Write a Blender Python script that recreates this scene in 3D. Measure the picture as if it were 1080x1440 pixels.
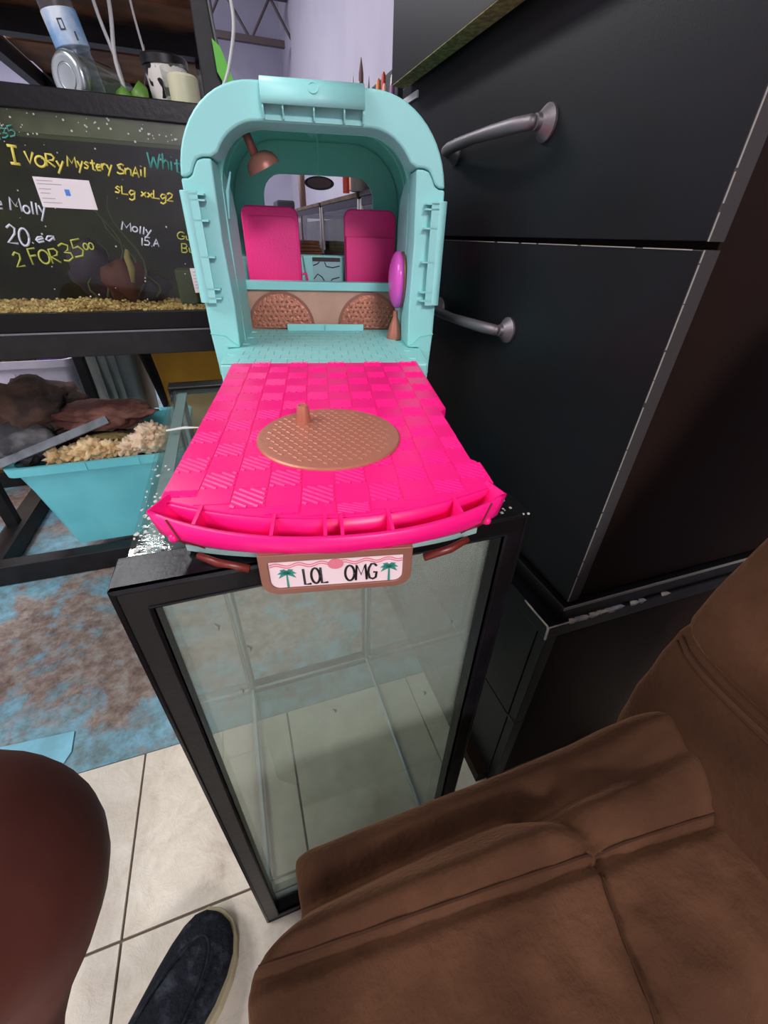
import bpy, bmesh, math, random
from mathutils import Vector, Matrix, noise
random.seed(7)
S = bpy.context.scene
C = S.collection
for o in list(bpy.data.objects): bpy.data.objects.remove(o)

# ------------------------------------------------------------------ camera
def make_camera():
    cd = bpy.data.cameras.new('camera'); co = bpy.data.objects.new('camera', cd); C.objects.link(co)
    yaw, pit, rol = 0.34811, 0.59125, 0.0320
    f = Vector((math.sin(yaw)*math.cos(pit), math.cos(yaw)*math.cos(pit), -math.sin(pit)))
    r0 = Vector((math.cos(yaw), -math.sin(yaw), 0)); u0 = r0.cross(f)
    r = r0*math.cos(rol) + u0*math.sin(rol); u = -r0*math.sin(rol) + u0*math.cos(rol)
    m = Matrix((r, u, -f)).transposed().to_4x4(); m.translation = (0, 0, .952)
    co.matrix_world = m
    cd.sensor_fit = 'VERTICAL'; cd.sensor_height = 36; cd.sensor_width = 27
    cd.lens = 36*577.4/1440; cd.clip_start = .02; cd.clip_end = 50
    S.camera = co
make_camera()

# ------------------------------------------------------------------ world, lights, exposure
W = bpy.data.worlds.new('world'); S.world = W; W.use_nodes = True
W.node_tree.nodes['Background'].inputs[0].default_value = (.8, .85, 1, 1)
W.node_tree.nodes['Background'].inputs[1].default_value = .25
def area(name, loc, sx, sy, power, col=(1, 1, 1), rot=(0, 0, 0)):
    l = bpy.data.lights.new(name, 'AREA'); l.shape = 'RECTANGLE'; l.size = sx; l.size_y = sy
    l.energy = power; l.color = col
    o = bpy.data.objects.new(name, l); C.objects.link(o); o.location = loc; o.rotation_euler = rot
    return o
area('ceiling_light_far', (-1.15, 3.3, 3.1), .4, 1.6, 55, (.97, .98, 1))
area('ceiling_light_left', (-2.5, .3, 3.1), 1.4, 2.4, 105, (1, .985, .96))
area('ceiling_light_back', (-1.0, 4.4, 3.1), .3, 1.4, 48, (.95, .95, 1))
area('ceiling_light_near', (.45, -3.9, 3.1), 1.4, 1.2, 250, (1, .985, .96))
S.view_settings.view_transform = 'Standard'; S.view_settings.look = 'None'
S.view_settings.exposure = .16; S.view_settings.gamma = 1
S.view_settings.use_curve_mapping = False

try: S.cycles.transparent_max_bounces = 24
except Exception: pass

# ------------------------------------------------------------------ materials
def lin(c):
    return tuple(((x/255)/12.92 if x/255 <= .04045 else ((x/255+.055)/1.055)**2.4) for x in c) + (1,)
def pm(name, c, rough=.5, metal=0, var=None, vs=8, bump=0, bs=60, spec=.5, lo=.4, hi=.6, det=4, c3=None, sheen=0):
    """principled material: c base colour (sRGB 0-255), var second colour mixed by noise of scale vs, bump noise"""
    m = bpy.data.materials.new(name); m.use_nodes = True
    n = m.node_tree.nodes; l = m.node_tree.links; p = n['Principled BSDF']
    p.inputs['Base Color'].default_value = lin(c); p.inputs['Roughness'].default_value = rough
    p.inputs['Metallic'].default_value = metal; p.inputs['Specular IOR Level'].default_value = spec
    if sheen:
        p.inputs['Sheen Weight'].default_value = sheen; p.inputs['Sheen Roughness'].default_value = .4
        p.inputs['Sheen Tint'].default_value = lin((190, 140, 110))
    tc = n.new('ShaderNodeTexCoord')
    if var:
        t = n.new('ShaderNodeTexNoise'); t.inputs['Scale'].default_value = vs; t.inputs['Detail'].default_value = det
        r = n.new('ShaderNodeValToRGB'); e = r.color_ramp.elements
        e[0].position = lo; e[0].color = lin(c); e[1].position = hi; e[1].color = lin(var)
        if c3:
            k = e.new((lo+hi)/2); k.color = lin(c3)
        l.new(tc.outputs['Object'], t.inputs['Vector']); l.new(t.outputs['Fac'], r.inputs['Fac'])
        l.new(r.outputs['Color'], p.inputs['Base Color'])
    if bump:
        t = n.new('ShaderNodeTexNoise'); t.inputs['Scale'].default_value = bs; t.inputs['Detail'].default_value = 5
        b = n.new('ShaderNodeBump'); b.inputs['Strength'].default_value = bump; b.inputs['Distance'].default_value = .004
        l.new(tc.outputs['Object'], t.inputs['Vector']); l.new(t.outputs['Fac'], b.inputs['Height'])
        l.new(b.outputs['Normal'], p.inputs['Normal'])
    return m
def thin_glass(name, tint, dirt_glare=.05, dirt_glare_col=(150, 165, 155), rough=.02, ior=1.5, streak=0, bump=0):  # diffuse share serves surface dirt and the front pane's painted glare
    m = bpy.data.materials.new(name); m.use_nodes = True
    n = m.node_tree.nodes; l = m.node_tree.links; n.remove(n['Principled BSDF'])
    tr = n.new('ShaderNodeBsdfTransparent'); tr.inputs[0].default_value = lin(tint)
    gl = n.new('ShaderNodeBsdfGlossy'); gl.inputs['Roughness'].default_value = rough
    df = n.new('ShaderNodeBsdfDiffuse'); df.inputs[0].default_value = lin(dirt_glare_col)
    fr = n.new('ShaderNodeFresnel'); fr.inputs[0].default_value = ior
    a = n.new('ShaderNodeMixShader'); b = n.new('ShaderNodeMixShader')
    a.inputs[0].default_value = dirt_glare
    if streak:
        tc = n.new('ShaderNodeTexCoord'); t = n.new('ShaderNodeTexNoise'); t.inputs['Scale'].default_value = 9
        t.inputs['Detail'].default_value = 6
        mr = n.new('ShaderNodeMapRange'); mr.inputs[1].default_value = .42; mr.inputs[2].default_value = .75
        mr.inputs[3].default_value = dirt_glare; mr.inputs[4].default_value = streak
        l.new(tc.outputs['Object'], t.inputs['Vector']); l.new(t.outputs['Fac'], mr.inputs[0]); l.new(mr.outputs[0], a.inputs[0])
    l.new(tr.outputs[0], a.inputs[1]); l.new(df.outputs[0], a.inputs[2])
    if bump:
        tcb = n.new('ShaderNodeTexCoord'); nb = n.new('ShaderNodeTexNoise'); nb.inputs['Scale'].default_value = 110; nb.inputs['Detail'].default_value = 3
        bb = n.new('ShaderNodeBump'); bb.inputs['Strength'].default_value = bump; bb.inputs['Distance'].default_value = .002
        l.new(tcb.outputs['Object'], nb.inputs['Vector']); l.new(nb.outputs['Fac'], bb.inputs['Height']); l.new(bb.outputs[0], gl.inputs['Normal'])
    ge = n.new('ShaderNodeNewGeometry'); iv = n.new('ShaderNodeMath'); iv.operation = 'SUBTRACT'; iv.inputs[0].default_value = 1
    mu = n.new('ShaderNodeMath'); mu.operation = 'MULTIPLY'; l.new(ge.outputs['Backfacing'], iv.inputs[1])
    l.new(fr.outputs[0], mu.inputs[0]); l.new(iv.outputs[0], mu.inputs[1])
    l.new(mu.outputs[0], b.inputs[0]); l.new(a.outputs[0], b.inputs[1]); l.new(gl.outputs[0], b.inputs[2])
    l.new(b.outputs[0], n['Material Output'].inputs[0])
    return m
M = {}
M['pink'] = pm('pink_plastic', (252, 22, 128), .32, spec=.35)
M['teal'] = pm('aqua_plastic', (150, 218, 216), .42, spec=.35)
M['teal_deep'] = pm('deep_aqua_plastic', (122, 214, 198), .42, spec=.3)
M['copper'] = pm('copper_plastic', (192, 120, 98), .4, .3, bump=.08, bs=250)
M['copper_tex'] = pm('copper_embossed', (178, 112, 90), .36, .35, bump=.5, bs=180)
M['copper_dark'] = pm('dull_copper_plastic', (150, 100, 86), .4, .3)
M['blush'] = pm('blush_panel', (205, 160, 138), .5, 0, (170, 125, 105), 6)
M['hotpink_seat'] = pm('seat_pink', (238, 32, 128), .45, bump=.15, bs=400)
M['lilacpink'] = pm('lilac_pink_gloss', (226, 90, 196), .15)
M['grey_shell'] = pm('grey_aqua_shell', (150, 180, 176), .5)
M['tail'] = pm('tail_light_red', (110, 38, 30), .35)
M['plate'] = pm('plate_pale_pink', (238, 214, 218), .3)
M['ink'] = pm('black_ink', (18, 18, 20), .4)
M['palm'] = pm('palm_teal_print', (50, 140, 125), .4)
M['rose'] = pm('rose_print', (222, 120, 140), .4)
M['mirror'] = pm('dark_mirror', (40, 26, 22), .08, .6)
M['screen'] = pm('pale_map_sticker', (150, 190, 195), .4)
M['blackplastic'] = pm('black_frame_plastic', (14, 13, 16), .34, 0, (22, 21, 26), 25, bump=.12, bs=90, lo=.5, hi=.75, spec=.26)
M['glass'] = thin_glass('tank_glass', (248, 251, 249), .03, (176, 190, 182), streak=.07)
M['glass_front'] = thin_glass('tank_glass_glare', (247, 250, 247), .20, (192, 202, 188), streak=.30)  # milky diffuse share paints in the room's reflection and brightens the interior view
M['glass_top'] = thin_glass('tank_glass_top', (240, 246, 244), .07, (140, 155, 150), rough=.06, streak=.2, bump=.25)
M['silicone'] = pm('grey_blue_silicone', (150, 168, 172), .4)
M['residue'] = pm('white_residue', (205, 205, 200), .7)
M['drawer'] = pm('black_laminate', (17, 17, 20), .40, 0, (21, 20, 24), 3, bump=.04, bs=500, spec=.28)
M['darkside'] = pm('espresso_laminate', (30, 18, 14), .6, 0, (34, 21, 16), 4, spec=.1)
M['edge'] = pm('grey_edge_band', (58, 54, 54), .55, spec=.3)
M['wornline'] = pm('worn_edge_line', (150, 146, 138), .7)
M['rawedge'] = pm('raw_particle_board', (150, 142, 96), .9, 0, (112, 104, 68), 120)
M['whiteedge'] = pm('worn_white_edge', (225, 222, 225), .5)
M['chip'] = pm('chipped_board', (205, 192, 165), .8, 0, (150, 150, 160), 60)
M['nickel'] = pm('brushed_pewter', (128, 122, 126), .5, .8, bump=.1, bs=200)
M['suede'] = pm('brown_suede', (62, 40, 28), .95, 0, (98, 67, 49), 9, bump=.35, bs=160, spec=.1, lo=.34, hi=.74, sheen=.4, det=12, c3=(76, 50, 35))
M['suede_seam'] = pm('brown_stitching', (62, 40, 29), .95, spec=.1)
M['skin'] = pm('brown_skin', (100, 56, 47), .6, 0, (86, 45, 38), 9, spec=.2)
M['shoe'] = pm('navy_canvas', (28, 30, 38), .95, 0, (70, 74, 84), 45, bump=.8, bs=150, lo=.5, hi=.85, spec=.15)
M['sole'] = pm('cream_sole', (168, 156, 126), .85)
M['rackblack'] = pm('black_rack_paint', (17, 16, 18), .5, 0, (26, 25, 28), 30, spec=.35)
M['beamedge'] = pm('painted_edge_highlight', (120, 120, 128), .4, .4)  # bright tone paints an edge highlight
M['darkwood'] = pm('dark_brown_board', (150, 104, 74), .8, 0, (104, 70, 50), 7, bump=.15, bs=40)
M['aqglass'] = thin_glass('aquarium_glass', (241, 243, 235), .01, (90, 100, 80), streak=.03)
M['aqdark'] = pm('algae_dark_back', (52, 56, 36), .9, 0, (26, 28, 22), 5, spec=.1)
M['algae'] = thin_glass('algae_film', (170, 180, 150), .3, (128, 134, 108), streak=.95, rough=.3)
M['gravel'] = pm('tan_gravel', (238, 206, 154), .8, 0, (176, 140, 96), 50)
M['weed'] = pm('water_weed', (62, 74, 38), .7)
M['redweed'] = pm('red_ornament', (84, 30, 28), .7)
M['purpleweed'] = pm('purple_ornament', (44, 32, 60), .7)
M['stick'] = pm('tan_driftwood', (150, 130, 84), .8)
M['yellow_ink'] = pm('yellow_marker', (225, 208, 92), .6)
M['olive_ink'] = pm('olive_marker', (176, 178, 74), .6)
M['white_ink'] = pm('white_marker', (205, 208, 222), .6)
M['teal_ink'] = pm('teal_marker', (66, 150, 142), .6)
M['blue_ink'] = pm('blue_marker', (60, 80, 190), .6)
M['paper'] = pm('paper_label', (232, 222, 226), .7)
M['bluemark'] = pm('blue_print', (70, 130, 215), .6)
M['greyprint'] = pm('grey_print', (175, 165, 172), .7)
M['bin'] = pm('aqua_bin_plastic', (112, 206, 216), .38, 0, (102, 194, 206), 6)
M['coral'] = pm('coral_rubble', (222, 196, 152), .9, 0, (186, 150, 104), 25, bump=.6, bs=80)
M['coral_pale'] = pm('coral_rubble_pale', (226, 204, 178), .9, 0, (196, 166, 134), 25, bump=.6, bs=80)
M['lava'] = pm('dark_lava_rock', (82, 60, 50), .95, 0, (48, 36, 33), 14, bump=.9, bs=60)
M['lava_red'] = pm('red_lava_rock', (84, 48, 42), .95, 0, (150, 104, 92), 9, bump=.9, bs=60, lo=.5, hi=.72)
M['lava_grey'] = pm('grey_lava_rock', (58, 58, 62), .95, 0, (120, 118, 122), 10, bump=.9, bs=60, lo=.5, hi=.7)
M['slate'] = pm('grey_slate', (86, 92, 100), .6, 0, (110, 116, 124), 20, bump=.3, bs=70)
M['cloudy'] = pm('cloudy_white_tub', (232, 226, 240), .4, 0, (206, 196, 222), 4)
M['greytub'] = pm('grey_tub', (150, 156, 150), .4, 0, (120, 126, 122), 5)
M['gold'] = pm('golden_crate', (214, 160, 44), .55, 0, (190, 136, 34), 4)
M['orange'] = pm('orange_tub', (236, 176, 96), .55)
M['purplecloth'] = pm('purple_cloth', (104, 66, 140), .9)
M['browncloth'] = pm('ochre_cloth', (140, 108, 66), .9, 0, (84, 60, 38), 30)
M['blackcloth'] = pm('black_strap', (18, 18, 20), .8)
M['bottle'] = thin_glass('clear_bottle', (240, 244, 248), .06, (200, 208, 216), rough=.06, streak=.16)
M['water'] = thin_glass('water_in_bottle', (215, 225, 235), .05, (190, 200, 210), rough=.02)
M['labelblue'] = pm('bottle_label', (222, 232, 244), .4, 0, (120, 170, 220), 18)
M['tumbler'] = thin_glass('tumbler_glass', (246, 248, 246), .04, (200, 205, 200), rough=.03)
M['jarglass'] = thin_glass('jar_glass', (228, 238, 230), .12, (180, 190, 182), rough=.05, streak=.25)
M['jarmetal'] = pm('jar_base_ring', (170, 180, 178), .2, .7)
M['leopard'] = pm('black_white_print', (16, 16, 18), .4, 0, (235, 230, 225), 60, lo=.43, hi=.46, det=1)
M['candle'] = pm('cream_wax', (250, 240, 206), .5)
M['leaf'] = pm('green_leaf', (112, 158, 62), .45, 0, (84, 130, 46), 20)
M['lime'] = pm('lime_tape', (92, 190, 48), .5)
M['cable'] = pm('white_cable', (196, 196, 198), .5)
M['greycable'] = pm('grey_cable', (88, 90, 96), .5)
M['wall'] = pm('lilac_wall', (184, 178, 194), .85, 0, (176, 170, 188), 2)
M['wallb'] = pm('lilac_block_wall', (168, 164, 184), .85, 0, (158, 154, 176), 2)
M['ceil'] = pm('ceiling_paint', (190, 188, 196), .9)
M['steel'] = pm('dark_joist_steel', (72, 60, 62), .6)
M['boxdark'] = pm('charcoal_box', (58, 62, 68), .6)
M['shelfbrown'] = pm('brown_shelf_board', (122, 98, 78), .6, 0, (92, 74, 60), 12)
M['tankgreen'] = pm('murky_tank_water', (42, 50, 38), .6, 0, (92, 104, 84), 10)
M['poster'] = pm('orange_poster', (216, 150, 116), .7, 0, (188, 110, 80), 9)
M['brick'] = pm('reddish_wood_block', (146, 96, 70), .8, 0, (112, 70, 50), 20)
M['pipe'] = pm('brown_pole', (120, 88, 80), .6)
M['cupgrey'] = pm('grey_cup', (112, 108, 104), .5)
M['penbrown'] = pm('brown_pencil', (110, 76, 70), .5)
M['pensilver'] = pm('silver_pen', (190, 188, 190), .3, .7)
for k, c in dict(b_orange=(232, 150, 90), b_red=(206, 72, 56), b_white=(228, 224, 226), b_purple=(142, 88, 142), b_peach=(226, 170, 150)).items():
    M[k] = pm('paint_'+k[2:], c, .4)

def mat_tile():
    m = pm('stone_tile', (222, 214, 201), .5, 0, (140, 124, 107), 10, bump=.55, bs=30, lo=.34, hi=.80, det=14, c3=(202, 191, 177), spec=.3)
    for nd in m.node_tree.nodes:
        if nd.type == 'TEX_COORD':
            for lk in list(m.node_tree.links):
                if lk.from_node == nd:
                    g = m.node_tree.nodes.get('Geometry') or m.node_tree.nodes.new('ShaderNodeNewGeometry'); g.name = 'Geometry'
                    m.node_tree.links.new(g.outputs['Position'], lk.to_socket)
    for nd in m.node_tree.nodes:
        if nd.type == 'TEX_NOISE': nd.inputs['Roughness'].default_value = .7; nd.inputs['Distortion'].default_value = .5
    return m
M['tile'] = mat_tile()
M['grout'] = pm('grey_grout', (112, 102, 94), .9)
def mat_painted():
    m = bpy.data.materials.new('worn_painted_concrete'); m.use_nodes = True
    n = m.node_tree.nodes; l = m.node_tree.links; p = n['Principled BSDF']
    p.inputs['Roughness'].default_value = .5; p.inputs['Specular IOR Level'].default_value = .35
    tc = n.new('ShaderNodeTexCoord')
    def nz(s, d=8, dist=0):
        t = n.new('ShaderNodeTexNoise'); t.inputs['Scale'].default_value = s; t.inputs['Detail'].default_value = d
        t.inputs['Distortion'].default_value = dist; t.inputs['Roughness'].default_value = .72; l.new(tc.outputs['Object'], t.inputs['Vector']); return t
    def ramp(fac, stops):
        r = n.new('ShaderNodeValToRGB'); e = r.color_ramp.elements
        while len(e) > 1: e.remove(e[-1])
        e[0].position = stops[0][0]; e[0].color = lin(stops[0][1])
        for q, c in stops[1:]:
            k = e.new(q); k.color = lin(c)
        l.new(fac, r.inputs['Fac']); return r
    paint = ramp(nz(20, 14, .15).outputs['Fac'], [(.30, (86, 96, 96)), (.42, (100, 126, 132)), (.52, (110, 150, 166)), (.62, (120, 166, 188)), (.74, (152, 152, 142))])
    bare = ramp(nz(26, 15, .1).outputs['Fac'], [(.33, (88, 72, 66)), (.47, (122, 104, 96)), (.58, (146, 134, 126)), (.66, (132, 150, 152)), (.74, (196, 170, 128))])
    a = nz(4.6, 15, .3)
    # paint survives beside the tile edge, wears off further out
    sx = n.new('ShaderNodeSeparateXYZ'); l.new(tc.outputs['Object'], sx.inputs[0])
    mr = n.new('ShaderNodeMapRange'); mr.inputs[1].default_value = .60; mr.inputs[2].default_value = .84
    mr.inputs[3].default_value = -.09; mr.inputs[4].default_value = .06
    l.new(sx.outputs['Y'], mr.inputs[0])
    mr2 = n.new('ShaderNodeMapRange'); mr2.inputs[1].default_value = 1.0; mr2.inputs[2].default_value = 1.25
    mr2.inputs[3].default_value = 0; mr2.inputs[4].default_value = -.06
    l.new(sx.outputs['Y'], mr2.inputs[0])
    ad = n.new('ShaderNodeMath'); ad.operation = 'ADD'; l.new(a.outputs['Fac'], ad.inputs[0]); l.new(mr.outputs[0], ad.inputs[1])
    ad2 = n.new('ShaderNodeMath'); ad2.operation = 'ADD'; l.new(ad.outputs[0], ad2.inputs[0]); l.new(mr2.outputs[0], ad2.inputs[1])
    msk = n.new('ShaderNodeMapRange'); msk.inputs[1].default_value = .46; msk.inputs[2].default_value = .54
    l.new(ad2.outputs[0], msk.inputs[0])
    mx = n.new('ShaderNodeMix'); mx.data_type = 'RGBA'
    l.new(msk.outputs[0], mx.inputs['Factor']); l.new(paint.outputs[0], mx.inputs['A']); l.new(bare.outputs[0], mx.inputs['B'])
    l.new(mx.outputs['Result'], p.inputs['Base Color'])
    b = n.new('ShaderNodeBump'); b.inputs['Strength'].default_value = .3; b.inputs['Distance'].default_value = .004
    l.new(nz(40).outputs['Fac'], b.inputs['Height']); l.new(b.outputs[0], p.inputs['Normal'])
    return m
M['painted'] = mat_painted()
M['paintchip'] = pm('blue_paint_flake', (122, 184, 206), .5, 0, (104, 160, 178), 12)

# ------------------------------------------------------------------ mesh helpers
class MB:
    def __init__(s): s.v = []; s.f = []
    def add(s, vs, fs):
        b = len(s.v); s.v += [tuple(x) for x in vs]; s.f += [tuple(i+b for i in q) for q in fs]; return s
    def box(s, x0, x1, y0, y1, z0, z1):
        return s.add([(x0,y0,z0),(x1,y0,z0),(x1,y1,z0),(x0,y1,z0),(x0,y0,z1),(x1,y0,z1),(x1,y1,z1),(x0,y1,z1)],
                     [(0,3,2,1),(4,5,6,7),(0,1,5,4),(1,2,6,5),(2,3,7,6),(3,0,4,7)])
    def prism(s, poly, axis, a, b):
        """poly 2D points; axis 0/1/2 extruded from a to b"""
        def P(p, t):
            return ((t, p[0], p[1]), (p[0], t, p[1]), (p[0], p[1], t))[axis]
        n = len(poly); vs = [P(p, a) for p in poly] + [P(p, b) for p in poly]
        fs = [tuple(range(n))[::-1], tuple(range(n, 2*n))] + [(i, (i+1) % n, n+(i+1) % n, n+i) for i in range(n)]
        return s.add(vs, fs)
    def ring(s, outer, inner, axis, a, b):
        """closed frame between two outlines with the same number of points"""
        def P(p, t):
            return ((t, p[0], p[1]), (p[0], t, p[1]), (p[0], p[1], t))[axis]
        n = len(outer); vs = [P(p, a) for p in outer]+[P(p, a) for p in inner]+[P(p, b) for p in outer]+[P(p, b) for p in inner]
        fs = []
        for i in range(n):
            j = (i+1) % n
            fs += [(i, n+i, n+j, j), (2*n+i, 2*n+j, 3*n+j, 3*n+i), (i, j, 2*n+j, 2*n+i), (n+i, 3*n+i, 3*n+j, n+j)]
        return s.add(vs, fs)
    def tube(s, pts, r, n=8, flat=1.0, updir=None):
        pts = [Vector(p) for p in pts]; rs = r if isinstance(r, (list, tuple)) else [r]*len(pts)
        vs = []; fs = []; prev = Vector((0, 0, 1)) if updir is None else Vector(updir)
        for i, p in enumerate(pts):
            t = (pts[min(i+1, len(pts)-1)] - pts[max(i-1, 0)]).normalized()
            sd = t.cross(prev)
            if sd.length < 1e-4: sd = t.cross(Vector((1, 0, .01)))
            sd.normalize(); up = sd.cross(t).normalized()
            if updir is None: prev = up
            for k in range(n):
                a = 2*math.pi*k/n
                vs.append(p + sd*math.cos(a)*rs[i] + up*math.sin(a)*rs[i]*flat)
        for i in range(len(pts)-1):
            for k in range(n):
                fs.append((i*n+k, i*n+(k+1) % n, (i+1)*n+(k+1) % n, (i+1)*n+k))
        fs += [tuple(range(n))[::-1], tuple(range((len(pts)-1)*n, len(pts)*n))]
        return s.add(vs, fs)
    def lathe(s, prof, n=24, mat=None):
        """prof list of (r,z); mat 4x4"""
        vs = []; fs = []
        for r, z in prof:
            for k in range(n):
                a = 2*math.pi*k/n; vs.append(Vector((r*math.cos(a), r*math.sin(a), z)))
        for i in range(len(prof)-1):
            for k in range(n): fs.append((i*n+k, i*n+(k+1) % n, (i+1)*n+(k+1) % n, (i+1)*n+k))
        if prof[0][0] > 1e-5: fs.append(tuple(range(n))[::-1])
        if prof[-1][0] > 1e-5: fs.append(tuple(range((len(prof)-1)*n, len(prof)*n)))
        if mat: vs = [mat @ v for v in vs]
        return s.add(vs, fs)
    def loft(s, rings, cap=True, close=True):
        n = len(rings[0]); vs = [p for r in rings for p in r]; fs = []
        for i in range(len(rings)-1):
            for k in range(n if close else n-1):
                fs.append((i*n+k, i*n+(k+1) % n, (i+1)*n+(k+1) % n, (i+1)*n+k))
        if cap: fs += [tuple(range(n))[::-1], tuple(range((len(rings)-1)*n, len(rings)*n))]
        return s.add(vs, fs)
    def mesh(s, name, m=None, smooth=False):
        me = bpy.data.meshes.new(name); me.from_pydata(s.v, [], s.f)
        bm = bmesh.new(); bm.from_mesh(me); bmesh.ops.remove_doubles(bm, verts=bm.verts, dist=1e-6)
        bmesh.ops.recalc_face_normals(bm, faces=bm.faces); bm.to_mesh(me); bm.free()
        if m: me.materials.append(m)
        if smooth:
            for p in me.polygons: p.use_smooth = True
        return me
    def build(s, name, m, parent=None, smooth=False, bevel=0, seg=2, sub=0, solid=0, label=None, auto=None):
        o = bpy.data.objects.new(name, s.mesh(name, m, smooth)); C.objects.link(o)
        if parent: o.parent = parent
        if solid:
            q = o.modifiers.new('solid', 'SOLIDIFY'); q.thickness = solid; q.offset = 0
        if bevel:
            q = o.modifiers.new('bevel', 'BEVEL'); q.width = bevel; q.segments = seg; q.limit_method = 'ANGLE'; q.angle_limit = .6
            q.harden_normals = False
        if sub:
            q = o.modifiers.new('sub', 'SUBSURF'); q.levels = sub; q.render_levels = sub
        if auto is not None:
            for p in o.data.polygons: p.use_smooth = True
            o.data.set_sharp_from_angle(angle=auto)
        if label: o['label'] = label
        return o
def tag(o, label, cat, group=None):
    o['label'] = label; o['category'] = cat
    if group: o['group'] = group
    return o
def empty(name, loc, label, cat, group=None, rz=0):
    o = bpy.data.objects.new(name, None); C.objects.link(o); o.location = loc; o.rotation_euler = (0, 0, rz)
    o.empty_display_size = .05
    return tag(o, label, cat, group)
def struct(o):
    o['kind'] = 'structure'; return o
def stuff(o):
    o['kind'] = 'stuff'; return o
def at(o, loc=None, rot=None, sc=None):
    if loc: o.location = loc
    if rot: o.rotation_euler = rot
    if sc: o.scale = sc
    return o
def piece(name, me, parent, loc=(0, 0, 0), rot=(0, 0, 0), sc=(1, 1, 1)):
    o = bpy.data.objects.new(name, me); C.objects.link(o); o.parent = parent
    o.location = loc; o.rotation_euler = rot; o.scale = sc; return o
def rrect(x0, x1, z0, z1, rs, n=6):
    """rounded rectangle outline, rs = radii (bl, br, tr, tl)"""
    if not isinstance(rs, (tuple, list)): rs = (rs,)*4
    out = []
    for (cx, cz, sx, sz, r, a0) in ((x0, z0, 1, 1, rs[0], 180), (x1, z0, -1, 1, rs[1], 270), (x1, z1, -1, -1, rs[2], 0), (x0, z1, 1, -1, rs[3], 90)):
        for k in range(n+1):
            a = math.radians(a0 + 90*k/n)
            out.append((cx+sx*r+r*math.cos(a), cz+sz*r+r*math.sin(a)))
    return out
def rock(name, m, c, sc, seed, lump=.35, sub=4, freq=1.6, rz=0, fine=.12):
    bm = bmesh.new(); bmesh.ops.create_icosphere(bm, subdivisions=sub, radius=1)
    off = Vector((seed*3.7, seed*1.3, -seed*2.1))
    for v in bm.verts:
        d = v.co.normalized()
        k = 1 + lump*noise.noise(d*freq+off) + fine*noise.noise(d*freq*4+off) + fine*.5*noise.noise(d*freq*9+off)
        v.co = d*k
    R = Matrix.Rotation(rz, 3, 'Z')
    for v in bm.verts: v.co = R @ Vector((v.co.x*sc[0], v.co.y*sc[1], v.co.z*sc[2]))
    me = bpy.data.meshes.new(name); bm.to_mesh(me); bm.free(); me.materials.append(m)
    for p in me.polygons: p.use_smooth = True
    o = bpy.data.objects.new(name, me); C.objects.link(o); o.location = c
    return o

# ------------------------------------------------------------------ room shell
WX0, WX1, WY0, WY1, CZ = -3.6, .96, -5.2, 6.2, 3.25
fl = struct(MB().box(WX0, WX1, WY0, WY1, -.06, -.006).build('floor', M['grout']))
pc = MB().box(WX0, WX1, .588, WY1, -.006, 0).build('painted_concrete', M['painted'], fl)
T = .305
tile_me = MB().box(.0022, T-.0022, .0022, T-.0022, -.008, 0).mesh('floor_tile', M['tile'])
for i in range(-6, 4):
    for j in range(-8, 1):
        x, y = -.018+i*T, .2835+j*T
        t = piece('floor_tile', tile_me, fl, (x, y, random.uniform(-.0006, 0)))
        if x+T > WX1: t.scale.x = (WX1-x)/T
fk = MB().prism([(-.66, .70), (-.479, .688), (-.474, .64), (-.483, .618), (-.515, .603), (-.66, .592)], 2, .0002, .003)
fk.build('paint_flake', M['paintchip'], fl)
struct(MB().box(WX0, WX1, WY1, WY1+.1, 0, CZ).build('wall_back', M['wallb']))
struct(MB().box(WX1, WX1+.1, WY0, WY1, 0, CZ).build('wall_right', M['wall']))
struct(MB().box(WX0-.1, WX0, WY0, WY1, 0, CZ).build('wall_left', M['wall']))
struct(MB().box(WX0, WX1, WY0-.1, WY0, 0, CZ).build('wall_front', M['wall']))
struct(MB().box(WX0, WX1, WY0, WY1, CZ, CZ+.1).build('ceiling', M['ceil']))

# steel joist under the far ceiling
jo = empty('roof_joist', (-.2, 5.6, 2.4), 'dark steel bar joist with zigzag webs spanning the far wall', 'joist')
MB().box(-3.3, 1.1, -.025, .025, -.02, .025).build('bottom_chord', M['steel'], jo)
MB().box(-3.3, 1.15, -.03, .03, .275, .33).build('top_chord', M['steel'], jo)
k = 0
for x in [a*.2 for a in range(-16, 6)]:
    z0, z1 = (0, .28) if k % 2 == 0 else (.28, 0)
    MB().tube([(x, 0, z0), (x+.2, 0, z1)], .012, 6).build('web', M['steel'], jo); k += 1

# ------------------------------------------------------------------ empty glass tank standing on end
X0, X1, Y0, Y1, HT = -.0995, .2150, .2288, .686, .762
tk = empty('glass_tank', (.0577, .457, 0), 'empty black-rimmed glass aquarium standing on its short end', 'aquarium')
off = Vector((-.0577, -.457, 0))
def tkb(b, *a, **k):
    b.v = [tuple(Vector(v)+off) for v in b.v]; return b.build(*a, **k)
def rim(y0, y1, w, name, extra):
    b = MB()
    b.ring([(X0, 0), (X1, 0), (X1, HT), (X0, HT)], [(X0+w, w), (X1-w, w), (X1-w, HT-w), (X0+w, HT-w)], 1, y0, y0+.006)
    b.ring([(X0, 0), (X1, 0), (X1, HT), (X0, HT)], [(X0+.004, .004), (X1-.004, .004), (X1-.004, HT-.004), (X0+.004, HT-.004)], 1, y0, y1)
    b.ring([(X0+w-.003, w-.003), (X1-w+.003, w-.003), (X1-w+.003, HT-w+.003), (X0+w-.003, HT-w+.003)], [(X0+w, w), (X1-w, w), (X1-w, HT-w), (X0+w, HT-w)], 1, y0, y0+.02)
    return tkb(b, name, M['blackplastic'], tk, bevel=.0012)
rim(Y0, Y0+.036, .021, 'front_rim', 0)
b = MB(); w = .018
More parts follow.
